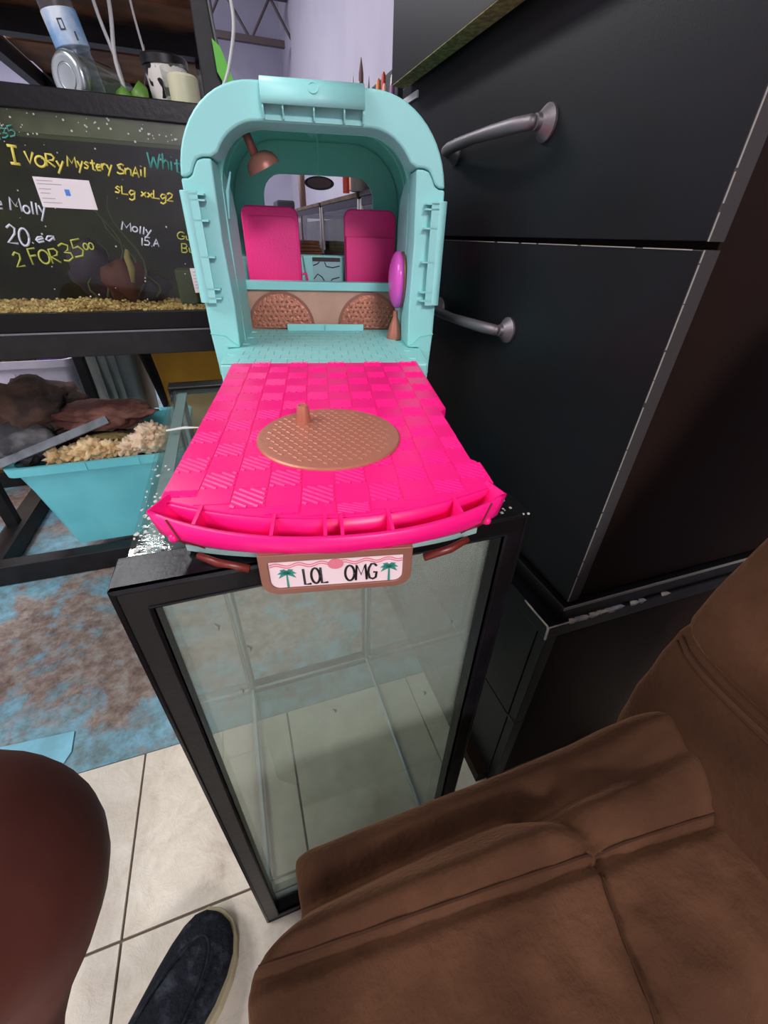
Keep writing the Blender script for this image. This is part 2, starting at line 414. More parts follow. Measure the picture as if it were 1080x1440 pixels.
b.ring([(X0, 0), (X1, 0), (X1, HT), (X0, HT)], [(X0+w, w), (X1-w, w), (X1-w, HT-w), (X0+w, HT-w)], 1, Y1-.006, Y1)
b.ring([(X0, 0), (X1, 0), (X1, HT), (X0, HT)], [(X0+.004, .004), (X1-.004, .004), (X1-.004, HT-.004), (X0+.004, HT-.004)], 1, Y1-.026, Y1)
tkb(b, 'back_rim', M['blackplastic'], tk, bevel=.0012)
g = .0045
tkb(MB().box(X0+g, X1-g, Y0+.0205, Y0+.0245, g, HT-g), 'front_pane', M['glass_front'], tk)
tkb(MB().box(X0+g, X0+g+.004, Y0+.025, Y1-.008, g, HT-g), 'side_pane', M['glass'], tk)
tkb(MB().box(X1-g-.004, X1-g, Y0+.025, Y1-.008, g, HT-g), 'side_pane', M['glass'], tk)
tkb(MB().box(X0+g+.004, X1-g-.004, Y0+.025, Y1-.008, HT-g-.004, HT-g), 'end_pane', M['glass_top'], tk, label='top glass panel, dusty and streaked with white residue')
tkb(MB().box(X0+g+.004, X1-g-.004, Y0+.025, Y1-.008, g, g+.004), 'end_pane', M['glass'], tk)
def seam(pts, r, parent=tk):
    b = MB().tube(pts, r, 6); return tkb(b, 'silicone_seam', M['silicone'], parent, smooth=True)
xi0, xi1, yi0, yi1, zi0, zi1 = X0+.011, X1-.011, Y0+.028, Y1-.02, .011, HT-.012
for p in [((xi0, yi1, zi0), (xi0, yi1, zi1)), ((xi1, yi1, zi0), (xi1, yi1, zi1)), ((xi0, yi1, zi0), (xi1, yi1, zi0)),
          ((xi0, yi0, zi0), (xi0, yi1, zi0)), ((xi1, yi0, zi0), (xi1, yi1, zi0)), ((xi0, yi0, zi0), (xi1, yi0, zi0)),
          ((xi1, yi0, zi1), (xi1, yi1, zi1))]:
    seam(p, .0035)
# flat silicone bead seen through the top panel, and a dried streak on it
tkb(MB().box(X0+.012, X0+.024, Y0+.036, Y1-.022, HT-.012, HT-.0095), 'silicone_seam', M['silicone'], tk)
b = MB(); pts = []
for i in range(15):
    x = X0+.01+i*.02; pts.append((x, .505+.004*math.sin(i*1.7), HT-.0042))
tkb(MB().tube(pts, [.0022+.0012*math.sin(i*2.3) for i in range(15)], 6, flat=.4), 'residue_streak', M['residue'], tk)
b = MB()
for i in range(70):
    x = X0+.006+random.random()**2*.05; y = random.uniform(Y0+.04, .42); r = random.uniform(.0005, .0024)
    z = HT-.0043; a = random.uniform(0, 6); q = [(x+r*random.uniform(.4, 1)*math.cos(a+k*1.05), y+1.4*r*random.uniform(.4, 1)*math.sin(a+k*1.05)) for k in range(6)]
    b.prism(q, 2, z-.0002, z+.0003)
stuff(tkb(b, 'residue_specks', M['residue'], tk))
b = MB()
for i in range(26):
    x = random.uniform(X1-.05, X1-.002); y = random.uniform(Y0, Y0+.035); r = random.uniform(.0004, .0013)
    b.box(x-r, x+r, y-r, y+r, HT-.0005, HT+.0005)
stuff(tkb(b, 'paint_specks', M['residue'], tk))
# dried dark scraps on the inside of the front pane
b = MB()
for (x, z) in ((-.05, .69), (-.03, .655), (-.045, .6), (.15, .5), (.02, .735), (.17, .62), (.04, .52)):
    b.tube([(x, Y0+.0252, z), (x+.003, Y0+.0252, z-.004), (x+.002, Y0+.0252, z-.009)], [.0006, .0014, .0005], 5)
stuff(tkb(b, 'dried_scraps', M['ink'], tk))

# ------------------------------------------------------------------ toy camper (local frame: u right, v back, w up)
ROT = -math.radians(11.4)
cam = empty('toy_camper', (.05, .235, HT), 'aqua and hot pink toy camper van with its deck folded out on the glass tank', 'toy van', rz=ROT)
# base shell
b = MB(); b.prism([(-.143, .354), (.143, .354), (.15, .45), (.15, .735), (-.15, .735), (-.15, .45)], 2, 0, .0395)
base = b.build('base', M['teal'], cam, bevel=.002)
MB().box(-.14, .14, .362, .6, .0392, .0402).build('floor_sheet', M['teal'], cam)
br = MB().box(-.0106, .0106, -.0116, .0116, 0, .0012)
br_me = br.mesh('floor_brick', M['teal'])
for j in range(10):
    v = .368+j*.0243
    for i in range(13):
        u = -.132+.022*i+(.011 if j % 2 else 0)
        if u > .13 or (v > .45 and abs(u) > .122): continue
        piece('floor_brick', br_me, base, (u, v, .0402))
MB().box(-.068, .072, .590, .594, .0402, .052).build('floor_lip', M['teal'], cam, bevel=.0006)
MB().box(.0005, .0025, .586, .5905, .0402, .051).build('floor_lip', M['teal'], cam)
# deck
def vf(u): return -.038+.040*(abs(u)/.123)**2.2
def vi(u): return -.013+.030*(abs(u)/.117)**2.0
def wt(v): return .034+.007*v/.37
us = [-.118+.236*i/24 for i in range(25)]
poly = [(u, vi(u)) for u in us] + [(.1205, .046), (.1195, .058), (.1135, .064), (.1155, .158), (.1165, .17), (.1245, .178), (.129, .366), (-.129, .366)]
n = len(poly); b = MB()
b.add([(p[0], p[1], wt(p[1])-.010) for p in poly]+[(p[0], p[1], wt(p[1])) for p in poly],
      [tuple(range(n))[::-1], tuple(range(n, 2*n))]+[(i, (i+1) % n, n+(i+1) % n, n+i) for i in range(n)])
deck = b.build('deck', M['pink'], cam, bevel=.0012)
tw, tv = .0242, .0257
sm = MB().box(-tw/2+.00025, tw/2-.00025, -tv/2+.00015, tv/2-.00015, -.0004, .0005).mesh('deck_tile', M['pink'])
hb = MB().box(-tw/2+.00025, tw/2-.00025, -tv/2+.00015, tv/2-.00015, -.0004, .0004)
def clip_ridge(c):
    # ridge line along direction (1,-.75) offset c, clipped to the tile
    d = Vector((1, -.75)).normalized(); nn = Vector((.75, 1)).normalized(); p = nn*c; hw, hv = tw/2-.0012, tv/2-.0012
    t0, t1 = -1e9, 1e9
    for k, h in ((0, hw), (1, hv)):
        a, bb = (-h-p[k])/d[k], (h-p[k])/d[k]; t0 = max(t0, min(a, bb)); t1 = min(t1, max(a, bb))
    return (p+d*t0, p+d*t1, nn) if t1-t0 > .003 else None
for i in range(-3, 4):
    q = clip_ridge(i*.0047)
    if q:
        a, e, nn = q; h = nn*.0013
        hb.add([(*(a-h), .0004), (*(e-h), .0004), (*(e+h), .0004), (*(a+h), .0004), (*a, .00125), (*e, .00125)],
               [(0, 1, 5, 4), (2, 3, 4, 5), (0, 4, 3), (1, 2, 5)])
hm = hb.mesh('deck_tile', M['pink'])
for j in range(-1, 14):
    v = .0155+j*tv
    for i in range(10):
        u = (i-4.5)*tw*(1+.045*(v/.37)); wd = 1+.045*(v/.37)
        v0, v1 = max(v-tv/2, vi(abs(u)+tw/2)+.0012), min(v+tv/2, .3655)
        if v1-v0 < .006 or (u+.002)**2+(v-.112)**2 < .048**2: continue
        if i == 9 and .05 < v < .178: u -= .0035; wd *= .72   # tiles beside the notch are narrower
        piece('deck_tile', hm if (i+j) % 2 == 0 else sm, deck, (u, (v0+v1)/2, wt((v0+v1)/2)), (math.radians(1.08), 0, 0), (wd, (v1-v0)/tv, 1))
# copper disc and knob
dm = Matrix.Translation((-.002, .113, wt(.113))) @ Matrix.Rotation(math.radians(1.08), 4, 'X')
disc = MB().lathe([(0, .0030), (.060, .0030), (.0632, .0026), (.0645, .0015), (.0645, -.001)], 64, dm).build('turntable_disc', M['copper'], cam, auto=.5)
wb = MB()
for i in range(-7, 8):
    for j in range(-9, 10):
        u, v = i*.0082+(.0041 if j % 2 else 0), j*.0062
        if u*u+v*v < .056**2:
            c = dm @ Vector((u, v, .0030)); a = math.radians(-38 if j % 2 else -38)
            d = Vector((math.cos(a), math.sin(a), 0))*.0026; e = Vector((-math.sin(a), math.cos(a), 0))*.0011
            wb.add([c-d-e, c+d-e, c+d+e, c-d+e, c-d*.6+Vector((0, 0, .0005)), c+d*.6+Vector((0, 0, .0005))],
                   [(0, 1, 5, 4), (2, 3, 4, 5), (0, 4, 3), (1, 2, 5)])
stuff(wb.build('disc_weave', M['copper'], disc))
km = dm @ Matrix.Translation((-.024, .032, .003))
MB().lathe([(.0068, 0), (.0068, .002), (.0056, .0135), (.0050, .0155), (.0036, .0158), (.0034, .0145), (0, .0145)], 24, km).build('disc_peg', M['copper'], cam, auto=.6)
# bow-shaped front tray
ts = [-.123+.246*i/36 for i in range(37)]
topo = [(u, vf(u), wt(-.03)+.0025) for u in ts]
boto = [(u*.845, -.0135+.0165*(abs(u)/.123)**2.2, .006) for u in ts]
mido = [(u*.955, vf(u)*.80-.003, .021) for u in ts]
b = MB(); b.loft([topo, mido, boto], cap=False, close=False)
fr = b.build('front_panel', M['pink'], cam, solid=.0028, auto=.7)
topi = [(u*.963, vi(u*.95)-.0012, wt(0)-.0006) for u in ts]; boti = [(u*.90, vi(u)-.0002, .008) for u in ts]
b = MB(); b.loft([topi, boti], cap=False, close=False); b.build('tray_back', M['pink'], cam, solid=.002, auto=.7)
b = MB(); fa = [(u*.88, vf(u)*.45+.001, .011) for u in ts]; fb = [(u*.9, vi(u)+.003, .011) for u in ts]
b.loft([fa, fb], cap=False, close=False); b.build('tray_bottom', M['pink'], cam, solid=.002)
for u in (-.0905, -.041, -.0079, .0028, .0348, .0845):
    fb = -.0135+.0165*(abs(u)/.845/.123)**2.2
    r = MB().prism([(vf(u)+.001, .036), (vi(u)+.002, .0355), (vi(u)+.003, .010), (fb+.003, .010), ((fb+vf(u))/2+.001, .021)], 0, u-.0011, u+.0011)
    r.build('tray_rib', M['pink'], cam)
for s in (-1, 1):  # closed ends of the tray
    e = MB().add([(s*.123, vf(.123), .0365), (s*.1165, vi(.117)+.004, .0365), (s*.103, vi(.117)+.004, .008), (s*.104, .003, .006)], [(0, 1, 2, 3)])
    e.build('tray_end', M['pink'], cam, solid=.003)
    MB().lathe([(.0034*math.cos(k*math.pi/8), .0034*math.sin(k*math.pi/8)) for k in range(-4, 5)], 14, Matrix.Translation((s*.1085, -.0068, .0195))).build('rivet', M['pink'], cam, smooth=True)
    b = MB().tube([(s*.1085, -.0100, .0362), (s*.1035, -.0112, .021), (s*.0915, -.0032, .0062)], .0007, 6)
    b.build('panel_joint', M['tail'], cam)
# grey body under the deck, bumper, tail light strips
bt = [(u*.80, -.0085+.0150*(abs(u)/.123)**2.2) for u in ts]
b = MB(); b.prism(bt+[(.108, .36), (-.108, .36)], 2, .0005, .0085); b.build('underbody', M['grey_shell'], cam)
MB().prism([(u*.86, -.016+.0165*(abs(u)/.123)**2.2) for u in ts]+[(u*.86, -.006+.0165*(abs(u)/.123)**2.2) for u in ts[::-1]], 2, .0025, .0075).build('bumper_strip', M['grey_shell'], cam)
for s in (-1, 1):
    pts = [(s*.096, -.0085, .0045), (s*.082, -.0145, .0015), (s*.061, -.019, -.0015)]
    MB().tube(pts, [.0022, .0028, .0026], 8, flat=1.2).build('tail_light', M['tail'], cam, smooth=True)
# licence plate hanging from the bumper
PV = -.033
plate = MB().prism(rrect(-.0515, .0485, -.0125, .0215, (.011, .011, .001, .001)), 1, PV, PV+.004).build('plate_frame', M['copper_dark'], cam, bevel=.0008)
MB().ring(rrect(-.0515, .0485, -.0125, .0215, (.011, .011, .001, .001)), rrect(-.0455, .0425, -.0075, .0155, (.006, .006, .001, .001)), 1, PV-.0016, PV).build('plate_border', M['copper_dark'], plate, bevel=.0006)
MB().prism(rrect(-.0453, .0423, -.0073, .0153, (.006, .006, .001, .001)), 1, PV-.0006, PV).build('plate_face', M['plate'], plate)
MB().box(-.05, .047, PV+.003, -.012, .004, .0125).build('plate_bracket', M['copper_dark'], cam)
G = {  # stroke letters in a unit box: x right, y up
 'L': ([[(0,1),(0,0),(.45,0)]], .5), 'O': ([[(.3+.3*math.cos(a*math.pi/8), .5+.5*math.sin(a*math.pi/8)) for a in range(17)]], .68),
 'M': ([[(0,0),(.08,1),(.35,.35),(.62,1),(.7,0)]], .8), 'G': ([[(.55,.85),(.4,1),(.2,1),(.05,.75),(0,.45),(.08,.1),(.3,0),(.5,.1),(.55,.45),(.33,.45)]], .65),
 'I': ([[(.25,0),(.25,1)],[(0,1),(.5,1)],[(0,0),(.5,0)]], .6), 'V': ([[(0,.9),(.22,0),(.5,.9)]], .55),
 'R': ([[(0,0),(.02,1),(.35,1),(.5,.8),(.4,.55),(.04,.48),(.5,0)]], .6), 'y': ([[(0,.65),(.18,.15)],[(.42,.7),(.05,-.5)]], .5),
 's': ([[(.4,.6),(.2,.7),(.05,.55),(.35,.25),(.25,0),(0,.05)]], .5), 't': ([[(.2,1),(.2,.1),(.4,.05)],[(0,.65),(.42,.7)]], .45),
 'e': ([[(.03,.35),(.4,.42),(.35,.65),(.15,.68),(.02,.4),(.12,.05),(.4,.08)]], .48), 'r': ([[(.05,0),(.05,.65)],[(.05,.4),(.2,.62),(.38,.6)]], .42),
 'S': ([[(.5,.9),(.3,1),(.05,.8),(.15,.55),(.45,.4),(.45,.1),(.2,0),(0,.12)]], .58), 'n': ([[(0,0),(.02,.65)],[(.02,.45),(.2,.66),(.38,.55),(.4,0)]], .5),
 'A': ([[(0,0),(.22,.95),(.45,0)],[(.08,.35),(.38,.38)]], .52), 'i': ([[(.1,0),(.1,.6)],[(.1,.85),(.11,.9)]], .26), 'l': ([[(.1,0),(.12,1)]], .26),
 'W': ([[(0,1),(.16,0)],[(.16,0),(.4,.75)],[(.4,.75),(.6,0)],[(.6,0),(.84,1)]], 1.0), 'h': ([[(0,0),(.02,1)],[(.02,.4),(.2,.6),(.36,.5),(.38,0)]], .48),
 'g': ([[(.4,.6),(.15,.65),(.02,.35),(.15,.08),(.38,.3),(.42,.6),(.4,-.3),(.2,-.5),(0,-.35)]], .5), 'x': ([[(0,.05),(.4,.6)],[(.02,.6),(.4,.02)]], .48),
 '2': ([[(.02,.8),(.2,1),(.42,.85),(.38,.55),(0,.02),(.5,.04)]], .58), '0': ([[(.25+.25*math.cos(a*math.pi/7), .5+.5*math.sin(a*math.pi/7)) for a in range(15)]], .6),
 '.': ([[(.05,0),(.08,.06)]], .22), 'F': ([[(0,0),(.02,1),(.45,1)],[(.02,.55),(.38,.56)]], .5),
 '3': ([[(0,.9),(.2,1),(.42,.85),(.35,.6),(.15,.52),(.42,.42),(.45,.15),(.2,0),(0,.1)]], .55), '5': ([[(.48,1),(.1,1),(.06,.55),(.3,.6),(.46,.35),(.35,.05),(0,.05)]], .56),
 '1': ([[(.1,0),(.12,1)]], .28), 'u': ([[(0,.6),(.05,.1),(.25,.02),(.38,.2),(.4,.62),(.42,0)]], .5), 'B': ([[(0,0),(0,1),(.3,1),(.4,.78),(.28,.55),(0,.52),(.35,.45),(.42,.2),(.28,0),(0,0)]], .55),
 'o': ([[(.2+.2*math.cos(a*math.pi/6), .3+.3*math.sin(a*math.pi/6)) for a in range(13)]], .48), 'a': ([[(.38,.55),(.15,.65),(.02,.3),(.15,.03),(.38,.3),(.4,.6),(.42,0)]], .5),
 ' ': ([], .4)}
def write(text, p0, p1, h, y, r, name, m, parent, wig=.06, slant=.08, o=Vector((0, 0, 0)), flat=.35, seed=1):
    """handwriting: baseline from p0 to p1 (x,z) in plane y; h letter height"""
    rnd = random.Random(seed); tot = sum(G[c][1] for c in text) - .1
    b = MB(); L = math.hypot(p1[0]-p0[0], p1[1]-p0[1]); ex = Vector(((p1[0]-p0[0])/L, (p1[1]-p0[1])/L)); ey = Vector((-ex.y, ex.x))
    sx = L/tot; cx = 0
    for c in text:
        st, wd = G[c]; dy = rnd.uniform(-wig, wig); ds = 1+rnd.uniform(-wig, wig)
        for line in st:
            pts = []
            for (x, z) in line:
                q = Vector(p0) + ex*((cx+x+slant*z)*sx) + ey*((z*ds+dy)*h)
                pts.append(Vector((q.x, y, q.y))+o)
            b.tube(pts, r, 5, flat=flat, updir=(0, 1, 0))
        cx += wd
    return b.build(name, m, parent, smooth=True)
write('LOL', (-.0235, -.0055), (-.0085, -.0050), .0135, PV-.0008, .0009, 'lettering', M['ink'], plate, 0, 0)
write('OMG', (.0035, -.0050), (.0248, -.0048), .0135, PV-.0008, .0009, 'lettering', M['ink'], plate, 0, 0)
MB().prism([(-.0025+.0052*math.cos(a*math.pi/14), .0108+.0042*math.sin(a*math.pi/14)) for a in range(28)], 1, PV-.0011, PV-.0006).build('round_emblem', M['rose'], plate)
for dz in (0, .0018):
    b = MB(); b.tube([(-.0448+.0868*i/60, PV-.0008, .0128-dz+.0011*math.sin(i*.62)) for i in range(61)], .0004, 5, updir=(0, 1, 0)); b.build('wave_line', M['rose'], plate)
for cx in (-.0345, .0332):
    b = MB(); b.prism([(cx-.0008, -.007), (cx+.0008, -.007), (cx+.0005, .005), (cx-.0005, .005)], 1, PV-.001, PV-.0006)
    for a in (-25, 10, 45, 90, 135, 170, 205):
        a = math.radians(a); d = Vector((math.cos(a), math.sin(a))); e = Vector((-d.y, d.x)); q = Vector((cx, .005))
        L = .0062 if abs(math.cos(a)) > .5 else .004
        b.prism([tuple(q-e*.0007), tuple(q+d*L*.5-e*.0014+Vector((0, .0007))), tuple(q+d*L+Vector((0, -.0012))), tuple(q+d*L*.5+e*.0014+Vector((0, .0007))), tuple(q+e*.0007)], 1, PV-.001, PV-.0006)
    b.build('palm_tree', M['palm'], plate)
# front arch (arch_top over two legs), S-shaped joints between them
def arc(cx, cz, r, a0, a1, n, rx=None):
    return [(cx+(rx or r)*math.cos(math.radians(a0+(a1-a0)*i/n)), cz+r*math.sin(math.radians(a0+(a1-a0)*i/n))) for i in range(n+1)]
outer = arc(-.071, .238, .100, 180, 90, 14) + arc(.071, .238, .100, 90, 0, 14)
inner = arc(.068, .240, .062, 0, 90, 12) + arc(-.068, .240, .062, 90, 180, 12)
outer = [(u, w) for u, w in outer]; inner = [(u, w) for u, w in inner]
AV0, AV1 = .452, .505
JO = [(.1712, .2455), (.163, .2460), (.157, .2490), (.1525, .2575), (.148, .2640), (.140, .2662), (.1305, .2664)]
def leg_poly(s):
    p = [(u, w-.0016) for u, w in JO] + [(.1325, .18), (.130, .1), (.1315, .0405), (.150, .0405), (.150, 0), (.168, 0), (.1715, .06), (.1716, .15)]
    return [(s*u, w) for u, w in p]
no = outer; ni = inner[::-1]
def resample(pts, n):
    L = [0]
    for i in range(1, len(pts)): L.append(L[-1]+math.dist(pts[i], pts[i-1]))
    out = []
    for k in range(n):
        t = L[-1]*k/(n-1); i = max(j for j in range(len(L)) if L[j] <= t+1e-9); i = min(i, len(pts)-2)
        f = (t-L[i])/max(1e-9, L[i+1]-L[i]); out.append((pts[i][0]+(pts[i+1][0]-pts[i][0])*f, pts[i][1]+(pts[i+1][1]-pts[i][1])*f))
    return out
tpoly = [(-u, w) for u, w in JO[::-1]] + [p for p in outer if p[1] > .247] + JO + [p for p in inner if p[1] > .268]
atop = MB().prism(tpoly, 1, AV0, AV1).build('arch_top', M['teal'], cam, bevel=.003, seg=3, auto=.9)
for s in (-1, 1):
    leg = MB().prism(leg_poly(s), 1, AV0, AV1).build('arch_leg', M['teal'], cam, bevel=.0025, seg=3)
    # clip rail with ribs on the face of the leg
    MB().tube([(s*.1665, AV0-.006, .104), (s*.1665, AV0-.006, .2315)], .0078, 14).build('clip_rail', M['teal'], leg, bevel=.001, auto=.7)
    MB().box(min(s*.152, s*.1665), max(s*.152, s*.1665), AV0-.0125, AV0-.0105, .104, .2315).build('clip_plate', M['teal'], leg)
    for w in (.110, .1215, .160, .2005, .222, .228):
        MB().box(min(s*.144, s*.163), max(s*.144, s*.163), AV0-.0125, AV0+.001, w-.001, w+.001).build('clip_rib', M['teal'], leg)
    # curved joint line near the foot
    b = MB().tube([(s*.1718, AV0-.0002, .061), (s*.150, AV0-.0002, .058), (s*.140, AV0-.0002, .048), (s*.1318, AV0-.0002, .043)], .0008, 5)
    b.build('foot_joint', M['teal_deep'], leg)
    # skirt under the foot towards the front step
    MB().add([(s*.143, .356, .0), (s*.143, .356, .0395), (s*.150, .452, .0395), (s*.150, .452, 0), (s*.168, .452, .0), (s*.168, .452, .034)], [(0, 1, 2, 3), (2, 3, 4, 5)]).build('step_side', M['teal'], cam, solid=.002)
# top latch
pf = [(AV1-.02, .3395), (AV0+.008, .3415), (AV0-.006, .3385), (AV0-.0125, .332), (AV0-.0145, .3225), (AV0-.014, .3155)]
b = MB(); vs = []
for u in (-.0615, .0605): vs += [(u, p[0], p[1]) for p in pf]
b.add(vs, [(i, i+1, 7+i, 6+i) for i in range(5)])
lt = b.build('top_latch', M['teal'], cam, solid=.003, auto=.9)
for u in (-.060, -.037, -.0005, .036, .059):
    MB().prism([(AV0, .337), (AV0-.012, .331), (AV0-.0135, .312), (AV0-.008, .3035), (AV0+.001, .3035)], 0, u-.0009, u+.0009).build('latch_rib', M['teal'], lt)
MB().box(-.061, .060, AV0-.003, AV0+.002, .303, .3075).build('latch_ledge', M['teal'], lt)
mm = Matrix.Translation((-.0005, AV0-.0125, .331)) @ Matrix.Rotation(math.radians(62), 4, 'X')
MB().lathe([(.0065, -.002), (.0065, .0018), (.0052, .0018), (.0048, -.0002), (.003, -.0004), (.0028, .001), (0, .001)], 24, mm).build('screw_boss', M['teal'], lt, auto=.6)
# tunnel shell with side windows
def prof(hw, top, r, n=9):
    p = [(-hw, .02), (-hw, .06), (-hw, .10), (-hw, .125), (-hw, .165), (-hw, .205), (-hw, .245)]
    p += arc(-hw+r, top-r, r, 180, 90, n)[1:]; p += [(0, top)]
    return p + [(-u, w) for u, w in p[:-1][::-1]]
vst = [.505, .525, .545, .575, .605, .635, .665, .69, .715, .735]
b = MB(); rings = []
for v in vst:
    k = (v-.505)/.23; rings.append([(u, v, w) for u, w in prof(.153, .332-.006*k, .088)])
m = len(rings[0]); vs = [p for r in rings for p in r]; fs = []
for i in range(len(vst)-1):
    for k in range(m-1):
        lo = min(k, m-2-k)
        if 3 <= lo <= 5 and 3 <= i <= 6: continue
        fs.append((i*m+k, i*m+k+1, (i+1)*m+k+1, (i+1)*m+k))
b.add(vs, fs); b.build('shell', M['teal_deep'], cam, solid=.004, auto=.8)
for s in (-1, 1):
    q = rrect(.524, .692, .124, .246, .012)
    b = MB(); b.ring(rrect(.568, .695, .121, .249, .014), rrect(.580, .683, .133, .237, .02), 0, s*.1525-.0035, s*.1525+.0035)
    b.build('side_window_frame', M['teal_deep'], cam)
for s in (-1, 1):
    MB().prism([(AV1, .04), (.592, .04), (.592, .215), (.575, .240), (.55, .254), (.522, .263), (AV1, .2645)], 0, min(s*.1305, s*.1335), max(s*.1305, s*.1335)).build('inner_wall', M['teal'], cam, bevel=.001)
# inner band between arch and shell
b = MB(); o1 = resample([(-.1305, .25)]+ni+[(.1305, .25)], 49); o2 = resample([(-.153, .25)]+[(u, w) for u, w in arc(-.065, .244, .088, 180, 90, 14)+arc(.065, .244, .088, 90, 0, 14)]+[(.153, .25)], 49)
b.loft([[(p[0], AV1, p[1]) for p in o1], [(p[0], AV1+.006, p[1]) for p in o2]], cap=False, close=False)
b.build('arch_lining', M['teal_deep'], cam, solid=.002, auto=.8)
for v in (.56, .64):
    b = MB(); q = prof(.150, .327, .086)
    b.tube([(u, v, w) for u, w in q if w > .2], .0025, 6, updir=(0, 1, 0)); b.build('roof_rib', M['teal_deep'], cam, smooth=True)
MB().prism([(-.018, .3275), (.018, .3275), (.004, .318), (-.004, .318)], 1, .60, .66).build('roof_hook', M['teal_deep'], cam)
# windscreen wall
ow = prof(.151, .325, .088)
hole = rrect(-.099, .103, .150, .279, (.012, .012, .034, .034), 8)
o_r = resample(ow+[ow[0]], 37)
cz = Vector((.002, .21))
def polar(pts, n):
    out = []
    N = len(pts)
    for k in range(n):
        a = -math.pi/2+2*math.pi*k/n; d = Vector((math.cos(a), math.sin(a))); best = None
        for i in range(N):
            p, q = Vector(pts[i])-cz, Vector(pts[(i+1) % N])-cz; e = q-p; den = d.x*e.y-d.y*e.x
            if abs(den) < 1e-9: continue
            t = (p.x*e.y-p.y*e.x)/den; s2 = (p.x*d.y-p.y*d.x)/den
            if t > 0 and -1e-6 <= s2 <= 1+1e-6: best = t if best is None else max(best, t)
        out.append(tuple(cz+d*best))
    return out
b = MB(); b.ring(polar(ow, 72), polar(hole, 72), 1, .731, .738)
b.build('windscreen_frame', M['teal_deep'], cam, auto=.6)
# dashboard
MB().prism([(.70, .02), (.73, .02), (.73, .150), (.715, .157), (.69, .152)], 0, -.149, .149).build('dashboard', M['teal'], cam, bevel=.003)
dsh = MB().prism([(-.035, .156), (.048, .156), (.040, .09), (-.027, .09)], 1, .684, .70).build('dash_console', M['teal'], cam, bevel=.003)
MB().prism([(-.0165, .1515), (.0355, .1515), (.0345, .10), (-.0155, .10)], 1, .6825, .684).build('dash_screen', M['screen'], dsh)
MB().prism([(-.0165, .1535), (.0355, .1535), (.0355, .147), (-.0165, .147)], 1, .6815, .6842).build('dash_trim', M['ink'], dsh)
b = MB()
for pts in ([(-.0155, .118), (-.008, .126), (.0, .121), (.006, .112), (.012, .108)], [(.012, .108), (.02, .118), (.0335, .121)], [(.006, .146), (.009, .139), (.021, .137), (.0345, .140)], [(-.0155, .140), (-.007, .143), (-.004, .1465)]):
    b.tube([(u, .6824, w) for u, w in pts], .0009, 5, updir=(0, 1, 0))
b.build('screen_lines', M['ink'], dsh)
# counter and copper panel with half discs
MB().box(-.147, .147, .598, .622, .106, .1195).build('counter_top', M['teal'], cam, bevel=.001)
pn = MB().box(-.147, .147, .606, .614, .0402, .107).build('counter_panel', M['blush'], cam)
for u in (-.078, .085):
    q = arc(u, .044, .0600, 0, 180, 24); b = MB(); b.prism(q, 1, .6045, .606); b.build('porthole_rim', M['copper_dark'], pn)
    q = arc(u, .044, .0555, 0, 180, 24)
    c = MB(); rr = []
    for j in range(7):
        f = j/6; rr.append([(u+.0555*math.cos(math.radians(180*i/24))*f, .6035-.004*(1-f*f), .044+.0555*math.sin(math.radians(180*i/24))*f) for i in range(25)])
    c.loft(rr, cap=False, close=False); hd = c.build('porthole', M['copper_tex'], pn, smooth=True)
    e = MB()
    for i in range(-5, 6):
        for j in range(0, 7):
            x, z = u+i*.0085+(.004 if j % 2 else 0), .049+j*.0076; f2 = ((x-u)**2+(z-.044)**2)/.0555**2
            if f2 < .82:
                y = .6035-.004*(1-f2)
                e.add([(x-.003, y, z), (x, y, z-.003), (x+.003, y, z), (x, y, z+.003), (x, y-.0016, z)], [(0, 1, 4), (1, 2, 4), (2, 3, 4), (3, 0, 4)])
    stuff(e.build('porthole_studs', M['copper_tex'], hd))
# seats
def seat(u0, u1, fold):
    rt = empty('x', (0, 0, 0), '', '') if False else None
    pts = rrect(u0, u1, .05, .2285, (.004, .004, .014, .014))
    b = MB(); n = len(pts)
    b.add([(u, .655+.03*(w-.05), w) for u, w in pts]+[(u, .667+.03*(w-.05), w) for u, w in pts],
          [tuple(range(n))[::-1], tuple(range(n, 2*n))]+[(i, (i+1) % n, n+(i+1) % n, n+i) for i in range(n)])
    st = b.build('seat_back', M['hotpink_seat'], cam, bevel=.0025)
    if not fold:
        q = rrect(u0+.008, u1-.004, .05, .214, (.003, .003, .01, .01)); n = len(q)
        b = MB(); b.add([(u, .653+.03*(w-.05), w) for u, w in q]+[(u, .657+.03*(w-.05), w) for u, w in q],
          [tuple(range(n))[::-1], tuple(range(n, 2*n))]+[(i, (i+1) % n, n+(i+1) % n, n+i) for i in range(n)])
        b.build('seat_panel', M['hotpink_seat'], st, bevel=.001)
    else:
        MB().box(u0+.002, u1-.002, .650, .664, .06, .188).build('seat_panel', M['hotpink_seat'], st, bevel=.002)
    MB().box(u0, u1, .63, .665, .04, .10).build('seat_cushion', M['hotpink_seat'], cam, bevel=.004)
seat(-.134, -.037, False); seat(.0435, .1375, True)
b = MB(); b.tube([(-.036, .65, .128), (-.029, .65, .129), (-.0275, .65, .120), (-.0275, .65, .112)], .0022, 6); b.build('seat_buckle', M['hotpink_seat'], cam, smooth=True)
